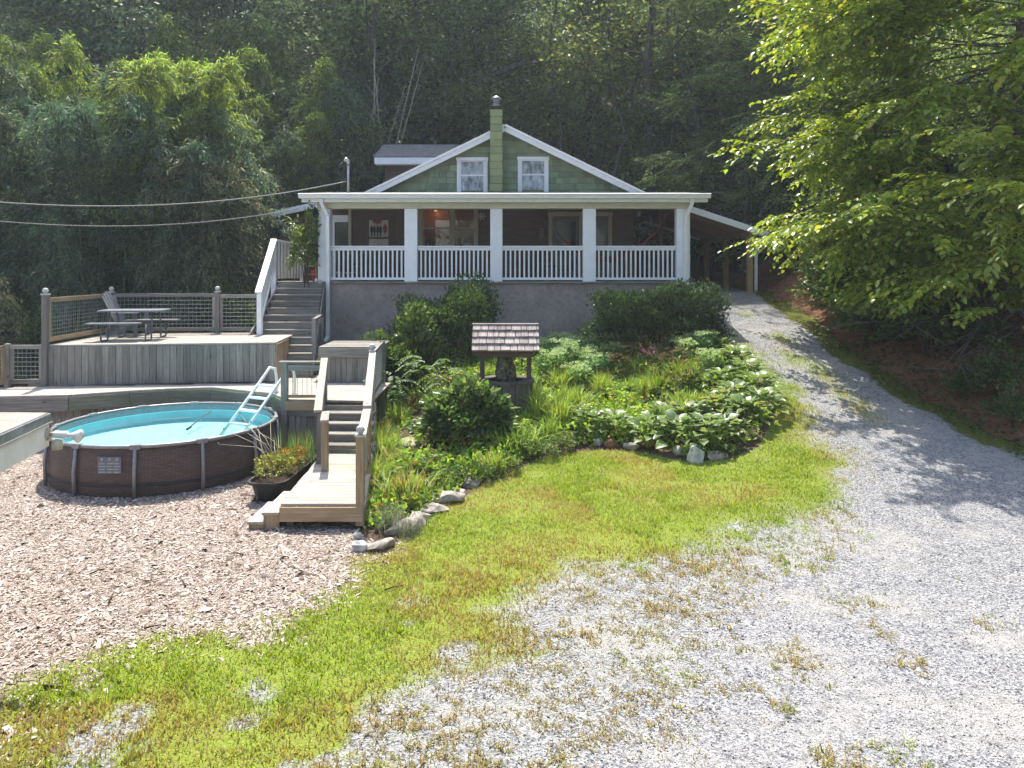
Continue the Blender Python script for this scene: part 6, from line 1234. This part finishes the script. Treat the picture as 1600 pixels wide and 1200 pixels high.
# ---------------------------------------------------------------- stones
def stone(px, dx, dy, dz, mat, label, seed, rz=0, group=None, sink=.25):
    x, y, z = G(*px); r = np.random.default_rng(seed); b = bmesh.new(); bmesh.ops.create_icosphere(b, subdivisions=4, radius=1)
    n_ = r.normal(0, 1, (13, 3)); n_ /= np.linalg.norm(n_, axis=1)[:, None]; h_ = r.uniform(.5, .8, 13)
    for v in b.verts:
        p = np.array(v.co)
        for a, c_ in zip(n_, h_):
            q = p@a
            if q > c_: p = p-a*(q-c_)*.98
        p *= 1+.05*math.sin(p[0]*7+seed)*math.sin(p[1]*6)*1.2; v.co = p*np.array([dx/2, dy/2, dz/2])
    me = bpy.data.meshes.new('stone'); b.to_mesh(me); b.free(); me.materials.append(mat)
    o = obj('stone', me, None, Matrix.Translation((x, y, z+dz*(.5-sink))) @ Matrix.Rotation(rz, 4, 'Z')); tag(o, label, 'stone', group); return o
stone((1088, 722), .38, .32, .42, STONEW, 'angular white boulder standing at the lawn edge of the hostas', 1, .3)
stone((1010, 700), .36, .26, .34, TERRA, 'rounded rust brown stone between the two hosta groups', 2); stone((1062, 712), .3, .25, .28, STONE, 'grey stone half hidden left of the white boulder', 3); stone((935, 696), .22, .2, .26, STONEW, 'small pale upright stone under the small hosta group', 4)
stone((985, 702), .34, .22, .16, STONE, 'flat grey stone left of the rust brown stone', 5); stone((1120, 716), .4, .26, .2, STONE, 'mossy dark stone right of the white boulder', 6); stone((955, 698), .3, .25, .24, TERRA, 'dull brown stone beneath the small hosta group', 16)
for i, (px, d, rz_) in enumerate((((594, 858), (.42, .22, .16), .5), ((640, 828), (.62, .28, .18), .7), ((676, 800), (.42, .26, .15), .4), ((697, 785), (.52, .32, .2), .5), ((735, 760), (.36, .24, .16), .6), ((715, 772), (.3, .2, .14), .3), ((655, 812), (.36, .24, .16), .9))): stone(px, *[q*1.25 for q in d], STONE, 'flat grey edging stone between the lawn and flower bed', 20+i, rz_, 'edging stones', .3)
stone((563, 860), .24, .2, .22, STONEW, 'white chunky stone at the corner of lawn and wood chips', 30, .4); stone((558, 843), .12, .11, .15, STONEW, 'small round white stone behind the chunky white stone', 31); stone((575, 812), .30, .22, .16, plain('orange_stone', (.42, .26, .15), .8, 0, .3, 8), 'orange-tan stone beside the boardwalk end', 32, .5); stone((578, 795), .3, .24, .28, STONE, 'grey stone leaning by the boardwalk newel', 33)
for i, (px, d) in enumerate((((640, 716), (.62, .5, .09)), ((638, 692), (.55, .5, .09)), ((652, 668), (.5, .45, .09)), ((668, 762), (.36, .3, .12)))): stone(px, d[0]*1.25, d[1]*1.25, d[2]*1.4, STONE, 'flat stepping stone in the path through the flower bed', 40+i, i*.7, 'stepping stones', .35)
gb_ = lathe('garden_globe', [(.02, 0), (.07, .01), (.085, .05), (.09, .1), (.07, .17), (.03, .21), (.001, .215)], (*G(600, 792)[:2], G(600, 792)[2]), YELLOWISH, None, 18); tag(gb_, 'small ochre ceramic globe tucked beside the grass clump', 'ornament')
# retaining wall under the beech
rw = thing('retaining_wall', 'old brown concrete retaining wall in the clay bank under the tree', 'wall', (10.9, 17.0, 1.5))
for i, (a, b) in enumerate(((1452, 1496), (1500, 1560), (1562, 1640))): bx('wall_panel', sx(a, 17.), sx(b, 17.)-.03, 16.95+.02*(i % 2), 17.35, float(gz(sx(a, 17), 17.0))-1.8, 3.45+.05*i, CONCRETE, rw, .02)
bx('wall_pier', sx(1543, 16.95), sx(1549, 16.95), 16.86, 16.945, .8, 3.4, CONCRETE, rw)
tag(tube('fallen_branch', [P(1600, 497, 15.2), P(1575, 512, 15), P(1552, 522, 14.9), P(1530, 530, 15)], [.04, .035, .03, .015], STEM, None, 6), 'dark fallen branch lying against the bank by the retaining wall', 'branch')
for i, (px, a, L_) in enumerate((((600, 925), .5, .22), ((290, 920), 2.2, .3), ((140, 900), 1.0, .2), ((225, 985), .3, .2), ((380, 870), 2.8, .18), ((170, 945), 1.9, .26))):
    x, y, z = G(*px); tag(tube('fallen_stick', [(x, y, z+.02), (x+L_*.5*math.cos(a), y+L_*.5*math.sin(a), z+.035), (x+L_*math.cos(a), y+L_*math.sin(a), z+.025)], [.009, .007, .004], STEM, None, 6), 'thin dark fallen stick lying on the wood chips', 'stick', 'sticks on the wood chips')
# ---------------------------------------------------------------- thin summer haze in the hollow
t = NT('haze_air'); t.t.nodes.remove(t.b); pv = t.n('VolumePrincipled'); pv.inputs['Color'].default_value = (.85, .93, 1, 1); pv.inputs['Density'].default_value = .0011; pv.inputs['Anisotropy'].default_value = .2
t.l(pv.outputs[0], t.out.inputs['Volume'])
hz = bx('haze', -110, 110, -60, 140, -3, 70, t.m); tag(hz, 'thin pale summer haze filling the wooded hollow', 'haze', None, 'stuff')
